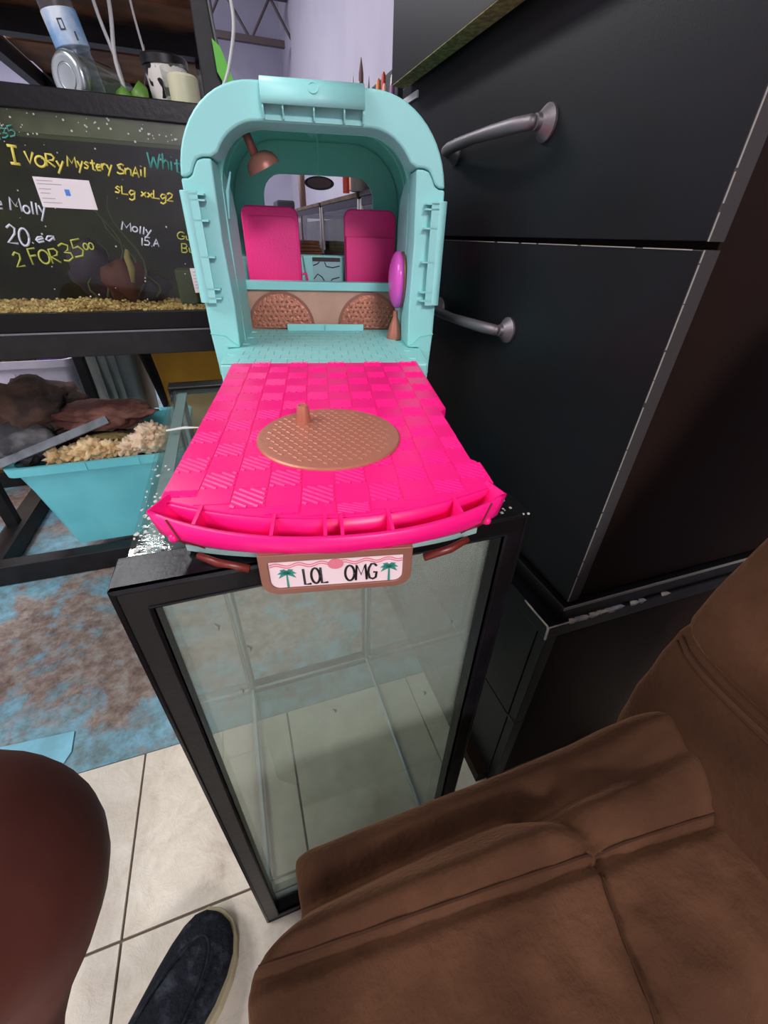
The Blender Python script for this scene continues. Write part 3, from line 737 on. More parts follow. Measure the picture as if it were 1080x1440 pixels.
# rear view mirror, ceiling lamp
mr_ = MB().tube([(.003, .640, .318), (.003, .640, .268)], .0010, 6).build('mirror_stalk', M['teal_deep'], cam)
mm = Matrix.Translation((.003, .640, .2605)) @ Matrix.Diagonal((1, .3, .38, 1)) @ Matrix.Rotation(math.radians(90), 4, 'X')
MB().lathe([(0, .006), (.019, .006), (.0235, .002), (.0245, -.004), (.02, -.008), (0, -.009)], 28, mm).build('mirror', M['ink'], cam, auto=.6)
mm = Matrix.Translation((.003, .6375, .2605)) @ Matrix.Diagonal((1, .3, .36, 1)) @ Matrix.Rotation(math.radians(90), 4, 'X')
MB().lathe([(0, .004), (.020, .004), (.021, 0)], 28, mm).build('mirror_glass', M['mirror'], cam)
lp = MB().tube([(-.094, .515, .304), (-.083, .513, .277)], [.0055, .0062], 12).build('lamp_arm', M['copper_dark'], cam, smooth=True)
mm = Matrix.Translation((-.080, .513, .280)) @ Matrix.Rotation(math.radians(-24), 4, 'Y') @ Matrix.Rotation(math.radians(8), 4, 'X')
MB().lathe([(.006, 0), (.012, -.0015), (.0195, -.007), (.0225, -.014), (.0230, -.0185), (.0205, -.0185), (.0195, -.0135), (.015, -.009), (0, -.0085)], 28, mm).build('lamp_shade', M['copper_dark'], lp, auto=.9)
MB().tube([(-.118, .509, .258), (-.126, .509, .236), (-.129, .509, .205)], [.001, .0025, .001], 8).build('curtain_fin', M['teal'], cam)

# pink oval mirror on a copper foot, standing on the camper floor
def T2(u, v, w):
    return Vector((.05, .235, HT)) + Matrix.Rotation(ROT, 3, 'Z') @ Vector((u, v, w))
st = empty('toy_mirror', tuple(T2(.1205, .520, .0414)), 'small pink oval toy mirror on a copper foot inside the camper', 'toy mirror', rz=ROT)
MB().lathe([(.0135, 0), (.0138, .003), (.0115, .013), (.008, .025), (.0045, .034), (.0040, .044), (0, .044)], 24).build('foot', M['copper'], st, auto=.8)
mm = Matrix.Translation((.001, 0, .089)) @ Matrix.Diagonal((.0145, .034, .0415, 1))
MB().lathe([(math.cos(a*math.pi/12), math.sin(a*math.pi/12)) for a in range(-6, 7)], 28, mm).build('oval_back', M['lilacpink'], st, smooth=True)
mm = Matrix.Translation((.0085, 0, .089)) @ Matrix.Diagonal((.007, .0335, .041, 1))
MB().lathe([(math.cos(a*math.pi/12), math.sin(a*math.pi/12)) for a in range(-6, 7)], 28, mm).build('oval_rim', M['copper_dark'], st, smooth=True)

# ------------------------------------------------------------------ drawer cabinets
cb = empty('drawer_cabinet', (.66, .67, .5), 'tall black drawer unit with pewter pulls stacked beside the glass tank', 'cabinet')
o_ = Vector((-.66, -.67, -.5))
def cbb(b, *a, **k):
    b.v = [tuple(Vector(v)+o_) for v in b.v]; return b.build(*a, **k)
cbb(MB().box(.406, .93, .302, 1.040, .532, 1.9), 'carcass', M['darkside'], cb, bevel=.001)
pl = cbb(MB().box(.379, .93, .2935, 1.045, .500, .528), 'plinth', M['drawer'], cb, bevel=.0015)
cbb(MB().box(.3785, .93, .2926, .2937, .5235, .5284), 'plinth_edge', M['wornline'], cb)
cbb(MB().box(.3783, .3792, .2935, 1.04, .526, .5285), 'plinth_edge', M['edge'], cb)
def drawer(x, z0, z1, pulled, worn):
    d = cbb(MB().box(x, x+(.028 if pulled else .018), .300, 1.006 if pulled else 1.036, z0, z1), 'drawer', M['drawer'], cb, bevel=.0008)
    if pulled: cbb(MB().box(x+.028, .41, .315, .99, z0+.03, z1-.02), 'drawer_box', M['rawedge'], d)
    return d
def dchild(b, name, m, d, **k):
    return cbb(b, name, m, d, **k)
d1 = drawer(.387, .532, .9495, False, True)
d2 = drawer(.387, .9555, 1.1865, False, True)
d3 = drawer(.353, 1.182, 1.44, True, False)
dchild(MB().box(.353, .381, .3005, 1.0055, 1.1812, 1.1822), 'raw_edge', M['rawedge'], d3)
cbb(MB().box(.387, .405, .2985, .3003, .532, .9495), 'edge_band', M['edge'], d1)
cbb(MB().box(.387, .405, .2985, .3003, .9555, 1.1865), 'edge_band', M['edge'], d2)
for d, z0, z1 in ((d1, .534, .9495), (d2, .9555, 1.18)):
    b = MB(); z = z0
    while z < z1:
        L = random.uniform(.015, .06); b.box(.3863, .3872, .2982, .2990, z, min(z1, z+L)); z += L+random.uniform(0, .006)
    cbb(b, 'worn_edge', M['wornline'], d)
b = MB(); y = .31
while y < 1.02:
    L = random.uniform(.02, .1); b.box(.3864, .3872, y, min(1.03, y+L), .9488, .9497); y += L+random.uniform(0, .012)
cbb(b, 'worn_edge', M['wornline'], d1)
cbb(MB().box(.3845, .389, 1.034, 1.0475, 1.0, 1.172), 'white_edge', M['whiteedge'], cb)
cbb(MB().box(.3840, .3872, .955, 1.0475, 1.161, 1.1705), 'white_edge', M['whiteedge'], cb)
def handle(d, x, ya, yb, z):
    h = cbb(MB().tube([(x-.016, ya, z), (x-.0195, ya+.004, z), (x-.026, ya+.03, z), (x-.031, ya+.075, z), (x-.033, (ya+yb)/2, z),
              (x-.031, yb-.075, z), (x-.026, yb-.03, z), (x-.0195, yb-.004, z), (x-.016, yb, z)],
              [.006, .0074, .0078, .0074, .0068, .0074, .0078, .0074, .006], 14, updir=(0, 0, 1)), 'handle', M['nickel'], d, smooth=True)
    for y in (ya, yb):
        mm = Matrix.Translation((x, y, z)) @ Matrix.Rotation(math.radians(-90), 4, 'Y')
        cbb(MB().lathe([(.0175, 0), (.0175, .003), (.0145, .006), (.0085, .0125), (.0075, .0175)], 24, mm), 'handle_foot', M['nickel'], d, auto=.5)
handle(d2, .387, .552, .784, 1.066)
handle(d1, .387, .556, .788, .842)

lc = empty('low_cabinet', (.65, .67, 0), 'low black cabinet with chipped top edge under the tall drawer unit', 'cabinet')
o_ = Vector((-.65, -.67, 0))
cbb(MB().box(.358, .93, .2895, 1.05, .474, .4995), 'top_board', M['drawer'], lc, bevel=.0015)
cbb(MB().box(.380, .93, .300, 1.045, .03, .4735), 'carcass', M['darkside'], lc)
cbb(MB().box(.362, .381, .2905, .3085, .0, .474), 'corner_strip', M['drawer'], lc, bevel=.001)
for z0, z1 in ((.247, .473), (.02, .2435)):
    d = cbb(MB().box(.3605, .3795, .309, 1.04, z0, z1), 'drawer', M['drawer'], lc, bevel=.0008)
    cbb(MB().box(.3600, .3612, .2898, .2906, z0, z1), 'worn_edge', M['edge'], d)
cbb(MB().box(.3600, .3812, .2898, .3095, .2435, .2465), 'drawer_gap', M['edge'], lc)
cbb(MB().box(.338, .93, .31, 1.04, 0, .03), 'kick_board', M['darkside'], lc)
b = MB()
for i in range(22):
    x = .445+random.gauss(0, .022) if i < 16 else random.uniform(.47, .6); y = .2888+random.uniform(-.0006, .001); L = random.uniform(.003, .011); h = random.uniform(.0012, .0045)
    b.add([(x-L, y, .4992), (x+L, y, .4994), (x+L*.6, y+.004, .5001), (x-L*.5, y+.006, .5001), (x-L*.7, y, .4992-h), (x+L*.4, y, .4992-h*1.2)],
          [(0, 1, 2, 3), (0, 4, 5, 1)])
stuff(cbb(b, 'chipped_edge', M['chip'], lc))
b = MB()
b.tube([(.3578, .292, .499), (.3575, .2895, .497), (.3578, .2892, .484), (.3582, .2892, .475)], .0018, 6)
b.tube([(.3578, .292, .4995), (.3572, .32, .4995), (.3574, .345, .4992)], .0014, 6); b.tube([(.357, .289, .4994), (.40, .289, .4996)], .0011, 5)
cbb(b, 'worn_corner', M['chip'], lc)

# ------------------------------------------------------------------ suede recliner
rc = empty('recliner', (.25, -.15, 0), 'brown suede recliner with a padded arm and stitched backrest', 'armchair')
o_ = Vector((-.25, .15, 0))
def sst(a, b_, x):
    t = max(0, min(1, (x-a)/(b_-a))); return t*t*(3-2*t)
def gs(x, s): return math.exp(-(x/s)**2)
def arm_h(x, y):
    ys = .072-.085*(x+.043)            # long seam
    z = .510
    z += .016*gs(y-.122, .022) * (1+.5*sst(.2, .35, x))
    crease = .106+.006*math.sin(x*14)-.012*sst(.15, .25, x)
    z -= .020*gs(y-crease, .0075)*(1-.6*sst(.19, .26, x))
    z += .034*sst(.108, .080, y)*(1-.25*sst(.22, .34, x))
    z += .012*gs(y-(ys+.022), .016)
    z -= .0085*gs(y-ys, .0042)+.003*gs(y-ys-.010, .0022)
    z -= .16*sst(-.02, -.16, y)
    xs = .212-.28*(.05-y)
    if y < ys+.006: z -= .008*gs(x-xs, .0045)+.003*gs(x-xs-.010, .0022)
    # pinched fold where the seams meet, swelling towards the backrest
    dx, dy = x-.205, y-.082
    z -= .020*math.exp(-((dx*.8+dy*.6)/.012)**2-((-dx*.6+dy*.8)/.030)**2)
    z += .014*math.exp(-((x-.255)/.04)**2-((y-.098)/.03)**2)
    z += .022*math.exp(-((x-.315)/.05)**2-((y-.11)/.03)**2)
    z += .036*math.exp(-((x-.345)/.050)**2-((y-.098)/.034)**2)
    z -= .006*math.exp(-((x-.385+(y-.1)*1.2)/.012)**2-((y-.09)/.04)**2)
    z += .0035*noise.noise(Vector((x*16, y*24, 1)))+.0018*noise.noise(Vector((x*45, y*60, 4)))
    # vertical pull wrinkles on the inner panel
    z += .0012*math.sin(x*150+8*noise.noise(Vector((x*9, y*7, 2))))*sst(.04, .0, y)*sst(.0, .1, x)
    return z
def arm_left(y):
    if y > .110: return -.021
    return -.021-.040*sst(.110, .070, y)
NX, NY = 130, 110
b = MB(); vs = []; fs = []
for j in range(NY+1):
    tj = j/NY; y = .1455-.4*(tj**1.35)
    for i in range(NX+1):
        ti = i/NX; xl = arm_left(y); x = xl+(.66-xl)*(ti**1.3)
        z = arm_h(x, y)
        d = min(x-xl, .1455-y); r = .022
        dx_, dy_ = min(1, (x-xl)/r), min(1, (.1455-y)/.018)
        z -= r*(1-math.sqrt(max(0, 1-(1-dx_)**2))) + .018*(1-math.sqrt(max(0, 1-(1-dy_)**2)))
        vs.append((x, y, z))
for j in range(NY):
    for i in range(NX):
        a = j*(NX+1)+i; fs.append((a, a+1, a+NX+2, a+NX+1))
# skirts down to the floor along the front end and the outer side
base_i = len(vs)
edge = [(NY-j)*(NX+1) for j in range(NY+1)] + [i for i in range(1, NX+1)]
for e in edge:
    x, y, z = vs[e]; vs.append((x+(.006 if e % (NX+1) == 0 else 0), y-(.004 if e <= NX else 0), .05))
for k in range(len(edge)-1): fs.append((edge[k], edge[k+1], base_i+k+1, base_i+k))
b.add(vs, fs); cbb(b, 'arm', M['suede'], rc, smooth=True)
def seam_line(pts, r=.0011):
    bb = MB(); bb.tube(pts, r, 6); return cbb(bb, 'stitched_seam', M['suede_seam'], rc, smooth=True)
xs_ = [-.05+.45*i/50 for i in range(51)]
seam_line([(x, .072-.085*(x+.043)+.0055, arm_h(x, .072-.085*(x+.043)+.0055)+.0004) for x in xs_])
seam_line([(.212-.28*(.05-y)-.006, y, arm_h(.212-.28*(.05-y)-.006, y)+.0004) for y in [.045-.15*i/20 for i in range(21)]])
# backrest: rounded sections lofted upward
b = MB(); rings = []
zs = [.40+.60*i/150 for i in range(151)]
def back_x(z):
    t = [(.334, .36), (.446, .343), (.502, .332), (.558, .332), (.625, .349), (.670, .361), (.737, .388), (.838, .437), (.95, .482), (1.0, .51)]
    for (a, p), (c, q) in zip(t, t[1:]):
        if a <= z <= c: return p+(q-p)*(z-a)/(c-a)
    return t[-1][1]
SZ = .638
for z in zs:
    x0 = sum(back_x(z+dz) for dz in (-.03, -.015, 0, .015, .03))/5 + .007*gs(z-SZ, .005) - .004*gs(z-SZ-.03, .03) - .003*gs(z-SZ+.03, .025)
    top = max(0, (z-.95)/.05); x0 += .06*top**2
    y1, y0, x1 = .168-.035*top**2-.010*gs(z-SZ, .006), -.44, x0+.20
    ring = []
    for k in range(44):
        a = 2*math.pi*k/44; ca, sa = math.cos(a), math.sin(a); e = .30
        px = (x0+x1)/2+(x1-x0)/2*math.copysign(abs(ca)**.42, ca); py = (y0+y1)/2+(y1-y0)/2*math.copysign(abs(sa)**.22, sa)
        ring.append((px, py+.002*noise.noise(Vector((z*30, px*20, py*20))), z))
    rings.append(ring)
b.loft(rings); cbb(b, 'backrest', M['suede'], rc, smooth=True)
for dz in (-.0045, -.0095):
    pts = []
    for k in range(30):
        y = .155-.45*k/29; z = SZ+dz
        x0 = sum(back_x(z+q) for q in (-.03, -.015, 0, .015, .03))/5 + .007*gs(z-SZ, .005) - .004*gs(z-SZ-.03, .03) - .003*gs(z-SZ+.03, .025)
        t = (y-(-.136))/.304; s_ = abs(t)**(1/.22) if abs(t) < 1 else 1; ca = math.sqrt(max(0, 1-s_*s_))
        pts.append((x0+.1-.1*ca**.42-.0002, y, z))
    seam_line(pts, .0011)
cbb(MB().box(-.02, .6, -.46, -.09, .08, .40), 'seat', M['suede'], rc, bevel=.03, seg=4)

# ------------------------------------------------------------------ photographer's leg and shoe
pr = empty('person', (-.31, .05, 0), 'person seated at the left edge, bare brown knee bent above a dark slip-on shoe', 'person')
o_ = Vector((.31, -.05, 0))
path = [((-.742, -.30, .605), .104), ((-.622, -.185, .610), .100), ((-.492, -.06, .611), .097), ((-.383, .044, .608), .095), ((-.309, .114, .602), .095), ((-.262, .159, .586), .094),
        ((-.246, .179, .55), .088), ((-.258, .177, .485), .076), ((-.287, .158, .41), .064), ((-.312, .132, .32), .055), ((-.322, .105, .21), .046), ((-.316, .086, .12), .037), ((-.308, .080, .075), .036)]
def smooth_path(p, n=6):
    out = []
    for i in range(len(p)-1):
        a, bb, c, d = p[max(0, i-1)], p[i], p[i+1], p[min(len(p)-1, i+2)]
        for k in range(n):
            t = k/n
            def cr(w, x, y, z): return .5*((2*x)+(-w+y)*t+(2*w-5*x+4*y-z)*t*t+(-w+3*x-3*y+z)*t**3)
            out.append((tuple(cr(a[0][q], bb[0][q], c[0][q], d[0][q]) for q in range(3)), cr(a[1], bb[1], c[1], d[1])))
    return out+[p[-1]]
sp = smooth_path(path)
b = MB().tube([p for p, r in sp], [r for p, r in sp], 28)
cbb(b, 'leg', M['skin'], pr, smooth=True)
# shoe lofted along the foot
h2 = Vector((.07, .092, 0)).normalized(); side = Vector((h2.y, -h2.x, 0)); toe = Vector((-.165, .260, 0))
def shoe_sec(t, wd, z0, zt, n=20, shift=0):
    c = toe - h2*(.285*(1-t)) + side*shift; out = []
    for k in range(n):
        a = 2*math.pi*k/n; ca, sa = math.cos(a), math.sin(a)
        out.append(tuple(c+side*(wd*math.copysign(abs(ca)**.8, ca))+Vector((0, 0, (z0+zt)/2+(zt-z0)/2*math.copysign(abs(sa)**.8, sa)))))
    return out
secs = [(.005, .018, .03, .06, 0), (.03, .030, .02, .085, 0), (.1, .036, .02, .10, 0), (.25, .038, .02, .105, 0), (.4, .040, .02, .095, .002), (.55, .0455, .02, .082, .004), (.7, .050, .02, .068, .005), (.8, .0495, .02, .059, .004), (.88, .045, .02, .052, .002), (.94, .036, .02, .045, -.001), (.98, .022, .02, .037, -.003), (.995, .006, .022, .029, -.004)]
sh = cbb(MB().loft([shoe_sec(*s[:4], shift=s[4]) for s in secs]), 'shoe', M['shoe'], pr, smooth=True)
sl = [(-.012, .02, 0), (.02, .034, 0), (.1, .039, 0), (.25, .041, 0), (.4, .043, .002), (.55, .0485, .004), (.7, .0535, .005), (.8, .053, .004), (.88, .0485, .002), (.95, .039, -.001), (1.0, .024, -.003), (1.018, .006, -.004)]
out = []
for t, wd, sf in sl: out.append((toe-h2*(.285*(1-t))+side*(sf-wd)))
for t, wd, sf in sl[::-1]: out.append((toe-h2*(.285*(1-t))+side*(sf+wd)))
cbb(MB().prism([(p.x, p.y) for p in out], 2, .0005, .024), 'sole', M['sole'], sh, bevel=.003)
# apron seam round the toe
ap = []
for k in range(25):
    a = math.pi*(k/24-.0); t = .52+.36*math.sin(a)**.7 if 0 < k < 24 else .52; wd = .030*math.cos(a)
    c = toe-h2*(.285*(1-t))+side*(wd+.003); z = .086-.040*((t-.5)/.4)**1.2 if t > .5 else .086
    z = (.0845-.058*max(0, t-.52))-.006*abs(math.cos(a))
    ap.append((c.x, c.y, z+.001))
cbb(MB().tube(ap, .0019, 6), 'toe_seam', M['shoe'], sh, smooth=True)
tb = []
for k in range(9):
    q = -1+k/4; c = toe-h2*(.285*.52)+side*(.034*q); tb.append((c.x, c.y, .092-.012*q*q))
cbb(MB().tube(tb, .004, 8, flat=.5), 'tongue_edge', M['shoe'], sh, smooth=True)

# ------------------------------------------------------------------ aquarium rack
rk = empty('aquarium_rack', (-.5, 1.6, 0), 'black steel rack carrying the stocked aquarium at the left', 'rack')
o_ = Vector((.5, -1.6, 0))
RX0, RX1, RY0, RY1 = -1.5, .07, 1.275, 2.02
for (x, y) in ((RX0, RY0), (RX0, RY1-.04), (RX1-.04, RY1-.04)):
    cbb(MB().box(x, x+.04, y, y+.04, .0, 1.50), 'post', M['rackblack'], rk, bevel=.002)
cbb(MB().box(.028, .068, RY0, RY0+.04, 0, 1.50), 'post', M['rackblack'], rk, bevel=.002)
cbb(MB().box(-.855, -.82, 1.53, 1.565, .0, .68), 'post', M['rackblack'], rk, bevel=.002)
cbb(MB().box(-.60, -.565, 1.96, 1.995, .0, .68), 'post', M['rackblack'], rk, bevel=.002)
cbb(MB().box(RX0, RX1, RY0+.002, RY0+.05, .002, .072), 'bottom_beam', M['rackblack'], rk, bevel=.002)
cbb(MB().box(RX0, RX1, RY1-.04, RY1, .002, .072), 'bottom_beam', M['rackblack'], rk)
for x in (-.86, -.35): cbb(MB().box(x, x+.06, RY0+.05, RY1-.04, .012, .070), 'cross_bar', M['rackblack'], rk)
cbb(MB().box(RX0, RX1+.002, RY0-.003, RY0+.05, .677, .7335), 'shelf_beam', M['rackblack'], rk, bevel=.002)
cbb(MB().box(RX0, RX1, RY0-.0045, RY0-.002, .7325, .7365), 'beam_highlight', M['beamedge'], rk)  # added strip, its colour stands in for the highlight along the beam
cbb(MB().box(RX0, RX1, RY1-.04, RY1, .68, .735), 'shelf_beam', M['rackblack'], rk)
cbb(MB().box(RX0, RX1, RY0+.05, 1.66, .722, .7345), 'shelf_board', M['darkwood'], rk)
# upper shelf: dark boards on beams
for i, x in enumerate((-.535,)):
    cbb(MB().box(x-.035, x, RY0, 2.70, 1.395, 1.45), 'top_beam', M['rackblack'], rk)
cbb(MB().box(-.535, RX1, 2.62, 2.68, 1.40, 1.46), 'top_beam', M['rackblack'], rk)
cbb(MB().box(-.535, RX1, 1.93, 1.98, 1.395, 1.44), 'top_beam', M['rackblack'], rk)
for k in range(6):
    y = 1.30+k*.232; dz = (0, .012, .003, .010, 0, .006)[k]
    cbb(MB().box(-.53, RX1, y, y+.222, 1.445+dz, 1.47+dz), 'shelf_plank', M['darkwood'], rk, bevel=.002)

# ------------------------------------------------------------------ stocked aquarium
AX0, AX1, AY0, AY1, AZ0, AZ1 = -1.15, .065, 1.2785, 1.60, .7365, 1.176
aq = empty('stocked_aquarium', (-.54, 1.44, AZ0), 'dark stocked aquarium with coloured marker writing on its front glass', 'aquarium')
o_ = Vector((.54, -1.44, -AZ0))
cbb(MB().ring([(AX0, AY0-.006), (AX1, AY0-.006), (AX1, AY1), (AX0, AY1)], [(AX0+.03, AY0+.026), (AX1-.03, AY0+.026), (AX1-.03, AY1-.03), (AX0+.03, AY1-.03)], 2, 1.1405, AZ1), 'top_rim', M['blackplastic'], aq, bevel=.002)
cbb(MB().ring([(AX0, AY0-.004), (AX1, AY0-.004), (AX1, AY1), (AX0, AY1)], [(AX0+.02, AY0+.012), (AX1-.02, AY0+.012), (AX1-.02, AY1-.02), (AX0+.02, AY1-.02)], 2, AZ0, .779), 'bottom_rim', M['blackplastic'], aq, bevel=.002)
cbb(MB().box(AX0+.006, AX1-.006, AY0+.001, AY0+.005, .75, 1.165), 'front_pane', M['aqglass'], aq)
cbb(MB().box(AX1-.012, AX1-.008, AY0+.006, AY1-.02, .75, 1.165), 'side_pane', M['aqglass'], aq)
cbb(MB().box(AX0+.008, AX1-.014, AY1-.03, AY1-.024, .75, 1.165), 'back_panel', M['aqdark'], aq)
cbb(MB().box(AX0+.02, AX1-.02, AY0+.01, AY1-.03, 1.158, 1.162), 'lid_glass', M['aqglass'], aq)
cbb(MB().box(AX0+.012, AX1-.014, AY0+.008, AY1-.03, .745, .772), 'gravel_bed', M['gravel'], aq)
b = MB(); rnd = random.Random(3)
ico = [(0, 0, 1), (.9, 0, .3), (-.4, .8, .3), (-.5, -.75, .3), (.4, .7, -.5), (.4, -.7, -.5), (-.85, 0, -.5)]
icf = [(0, 1, 2), (0, 2, 3), (0, 3, 1), (1, 4, 2), (2, 6, 3), (3, 5, 1), (1, 5, 4), (2, 4, 6), (3, 6, 5), (4, 5, 6)]
for i in range(1700):
    x = rnd.uniform(-.62, AX1-.02); y = AY0+.012+(rnd.random()**1.6)*.22; z = .776+rnd.uniform(0, .006)+.012*rnd.random()*(.5+.5*math.sin(x*17)); r = rnd.uniform(.003, .0062)
    a = rnd.uniform(0, 6.28); ca, sa = math.cos(a), math.sin(a)
    b.add([(x+r*(p[0]*ca-p[1]*sa)*1.25, y+r*(p[0]*sa+p[1]*ca), z+r*p[2]*.8) for p in ico], icf)
stuff(cbb(b, 'gravel', M['gravel'], aq, smooth=False))
cbb(MB().box(AX0+.008, AX1-.014, AY0+.0055, AY0+.0065, 1.106, 1.14), 'algae_film', M['algae'], aq)
cbb(MB().box(AX0+.012, AX1-.014, AY0+.0055, AY0+.009, 1.099, 1.105), 'water_line', M['weed'], aq)
rs = random.Random(9)
b = MB()
for i in range(90):
    x = rs.uniform(-.40, .0); z = rs.choice([rs.uniform(1.10, 1.14), rs.uniform(.8, 1.1)]) if i < 60 else rs.uniform(1.108, 1.135); r = rs.uniform(.0005, .0017)
    b.box(x-r, x+r, AY0-.0002, AY0+.0009, z-r, z+r)
stuff(cbb(b, 'water_spots', M['residue'], aq))
b = MB()
for (x, z, L) in ((-.26, .80, .2), (-.235, .80, .17), (-.19, .8, .1), (-.30, .8, .12), (-.215, .8, .22)):
    pts = [(x+.03*math.sin(k*.7+x*30), AY0+.10+.01*k, z+L*k/8) for k in range(9)]
    b.tube(pts, [.003*(1-.07*k) for k in range(9)], 5)
cbb(b, 'water_plant', M['weed'], aq, smooth=True)
def aq_rock(name, m, c, sc, seed):
    o = rock(name, m, Vector(c)+o_, sc, seed, .5, 3); o.parent = aq; return o
aq_rock('ornament', M['redweed'], (-.245, 1.40, .835), (.045, .04, .05), 3)
aq_rock('ornament', M['purpleweed'], (-.31, 1.45, .85), (.06, .05, .065), 5)
aq_rock('ornament', M['purpleweed'], (-.20, 1.46, .815), (.05, .05, .04), 8)
cbb(MB().box(-.115, .03, 1.36, 1.44, .78, .865), 'mossy_block', M['weed'], aq, bevel=.006)
cbb(MB().tube([(-.209, 1.30, .840), (-.204, 1.301, .872), (-.207, 1.301, .893), (-.203, 1.30, .909)], [.004, .0085, .0075, .004], 7), 'driftwood', M['stick'], aq, smooth=True)
WY = AY0-.0002
def wr(text, p0, p1, h, m, r=.0021, seed=1, slant=.08, wig=.1):
    return write(text, p0, p1, h, WY, r, 'marker_writing', m, aq, wig, slant, o_, .4, seed)
wr('I', (-.368, 1.057), (-.352, 1.056), .026, M['yellow_ink'], .0026)
wr('VORy', (-.341, 1.056), (-.277, 1.051), .019, M['yellow_ink'], .0022, 2)
wr('Mystery', (-.268, 1.057), (-.187, 1.051), .017, M['yellow_ink'], .0019, 3)
wr('SnAil', (-.178, 1.051), (-.123, 1.045), .019, M['yellow_ink'], .0019, 4)
wr('White', (-.113, 1.063), (-.037, 1.058), .025, M['teal_ink'], .0021, 5)
wr('sLg xxLg2', (-.192, 1.016), (-.077, 1.006), .015, M['yellow_ink'], .0018, 6)
wr('e Molly', (-.424, .979), (-.338, .971), .023, M['white_ink'], .0019, 7)
wr('20', (-.427, .920), (-.389, .914), .032, M['white_ink'], .0023, 8)
wr('.ea', (-.384, .918), (-.340, .926), .014, M['white_ink'], .002, 9)
wr('2 FOR', (-.429, .872), (-.341, .882), .028, M['olive_ink'], .002, 10)
wr('35', (-.334, .884), (-.288, .893), .033, M['olive_ink'], .002, 11)
wr('.00', (-.290, .906), (-.266, .911), .013, M['olive_ink'], .0016, 12)
wr('Molly', (-.199, .949), (-.141, .939), .016, M['white_ink'], .0017, 13)
wr('15.A', (-.167, .920), (-.130, .916), .015, M['white_ink'], .0017, 14)
wr('Gu', (-.085, .932), (-.055, .930), .016, M['olive_ink'], .0015, 15)
wr('Bu', (-.081, .907), (-.053, .905), .018, M['olive_ink'], .0015, 16)
wr('135', (-.373, 1.09), (-.341, 1.098), .015, M['teal_ink'], .0014, 17)
wr('B', (-.034, 1.096), (-.022, 1.095), .02, M['blue_ink'], .002, 18)
def sticker(pts, nm='price_label'):
    q = [(x, z) for x, z in pts]
    return cbb(MB().prism(q, 1, WY-.0012, WY), nm, M['paper'], aq)
lb = sticker([(-.3385, 1.036), (-.2365, 1.0345), (-.2355, .9835), (-.3385, .9845)])
cbb(MB().box(-.288, -.279, WY-.0016, WY-.0012, 1.006, 1.017), 'blue_mark', M['bluemark'], lb)
b = MB()
for z, x1 in ((1.030, -.305), (1.0245, -.29), (1.016, -.312), (1.009, -.316), (1.0, -.31), (.993, -.30)):
    b.box(-.334, x1, WY-.0015, WY-.0012, z-.0007, z+.0007)
cbb(b, 'printed_lines', M['greyprint'], lb)
l2 = sticker([(-.071, .873), (-.010, .872), (-.009, .820), (-.069, .819)])
b = MB()
for k in range(6): b.box(-.066, -.03, WY-.0015, WY-.0012, .829+k*.007, .8303+k*.007)
cbb(b, 'printed_lines', M['greyprint'], l2)

# ------------------------------------------------------------------ things on top of the aquarium
TZ = 1.1625
bo = empty('water_bottle', (-.2, 1.41, TZ), 'clear plastic water bottle with a blue label leaning behind a glass jar', 'bottle')
bo.rotation_euler = (math.radians(2), math.radians(-10), 0)
pf = [(.0, .002), (.022, 0), (.031, .006)]
for k in range(9): pf += [(.0325, .012+k*.014), (.0305, .019+k*.014)]
pf += [(.0325, .142), (.0325, .20), (.030, .225), (.018, .262), (.0125, .275), (.0125, .30)]
MB().lathe([(max(r*.98, .0001), z) for r, z in pf], 32).build('body', M['bottle'], bo, smooth=True)
MB().lathe([(.0001, .004), (.028, .01), (.0295, .04), (.0295, .094), (.0001, .0945)], 28).build('water', M['water'], bo, auto=.6)
lbm = MB().lathe([(.0324, .100), (.0327, .102), (.0327, .150), (.0324, .152)], 32).build('label', M['labelblue'], bo, smooth=True)
b = MB()
for (a, z, h, w_) in ((-1.75, .127, .012, .006),):
    b.ring([(-.005, .120), (.005, .120), (.005, .136), (-.005, .136)], [(-.003, .122), (.003, .122), (.003, .134), (-.003, .134)], 1, -.0336, -.0329)
    b.box(.017, .020, -.0297, -.027, .106, .118)
b.build('label_print', M['ink'], lbm)
jr = empty('glass_jar', (-.232, 1.345, TZ+.0425), 'clear glass jar lying on its side with its round base facing out', 'jar')
jr.scale = (1.18, 1.18, 1.18); jr.rotation_euler = (math.radians(-90), 0, math.radians(-38))
MB().lathe([(.0001, .004), (.014, .003), (.018, -.001), (.030, -.001), (.0355, .004), (.0358, .02), (.0350, .085), (.028, .10), (.024, .106), (.024, .125), (.022, .125)], 32).build('body', M['jarglass'], jr, auto=.9)
MB().lathe([(.026, -.002), (.031, -.003), (.0363, .003), (.0363, .014), (.0355, .014), (.033, .001), (.026, -.0005)], 32).build('base_ring', M['jarmetal'], jr, smooth=True)
MB().lathe([(.008, .002), (.013, .0005), (.017, -.0025), (.0195, -.0025), (.0175, .001)], 32).build('base_ring', M['jarmetal'], jr, smooth=True)
cu = empty('patterned_cup', (-.044, 1.42, TZ), 'black and white leopard print cup with a black rim', 'cup'); cu.scale = (1.06, 1.06, 1.17)
MB().lathe([(.0001, 0), (.030, 0), (.033, .004), (.043, .08), (.0405, .08), (.031, .006), (.0001, .005)], 36).build('body', M['leopard'], cu, auto=.6)
MB().lathe([(.0428, .076), (.0455, .077), (.0462, .089), (.0440, .092), (.0395, .09), (.0405, .078)], 36).build('rim', M['ink'], cu, auto=.6)
cn = empty('candle_glass', (-.011, 1.347, TZ), 'cream candle in a clear glass tumbler beside the leopard print cup', 'candle'); cn.scale = (1.08, 1.08, 1.12)
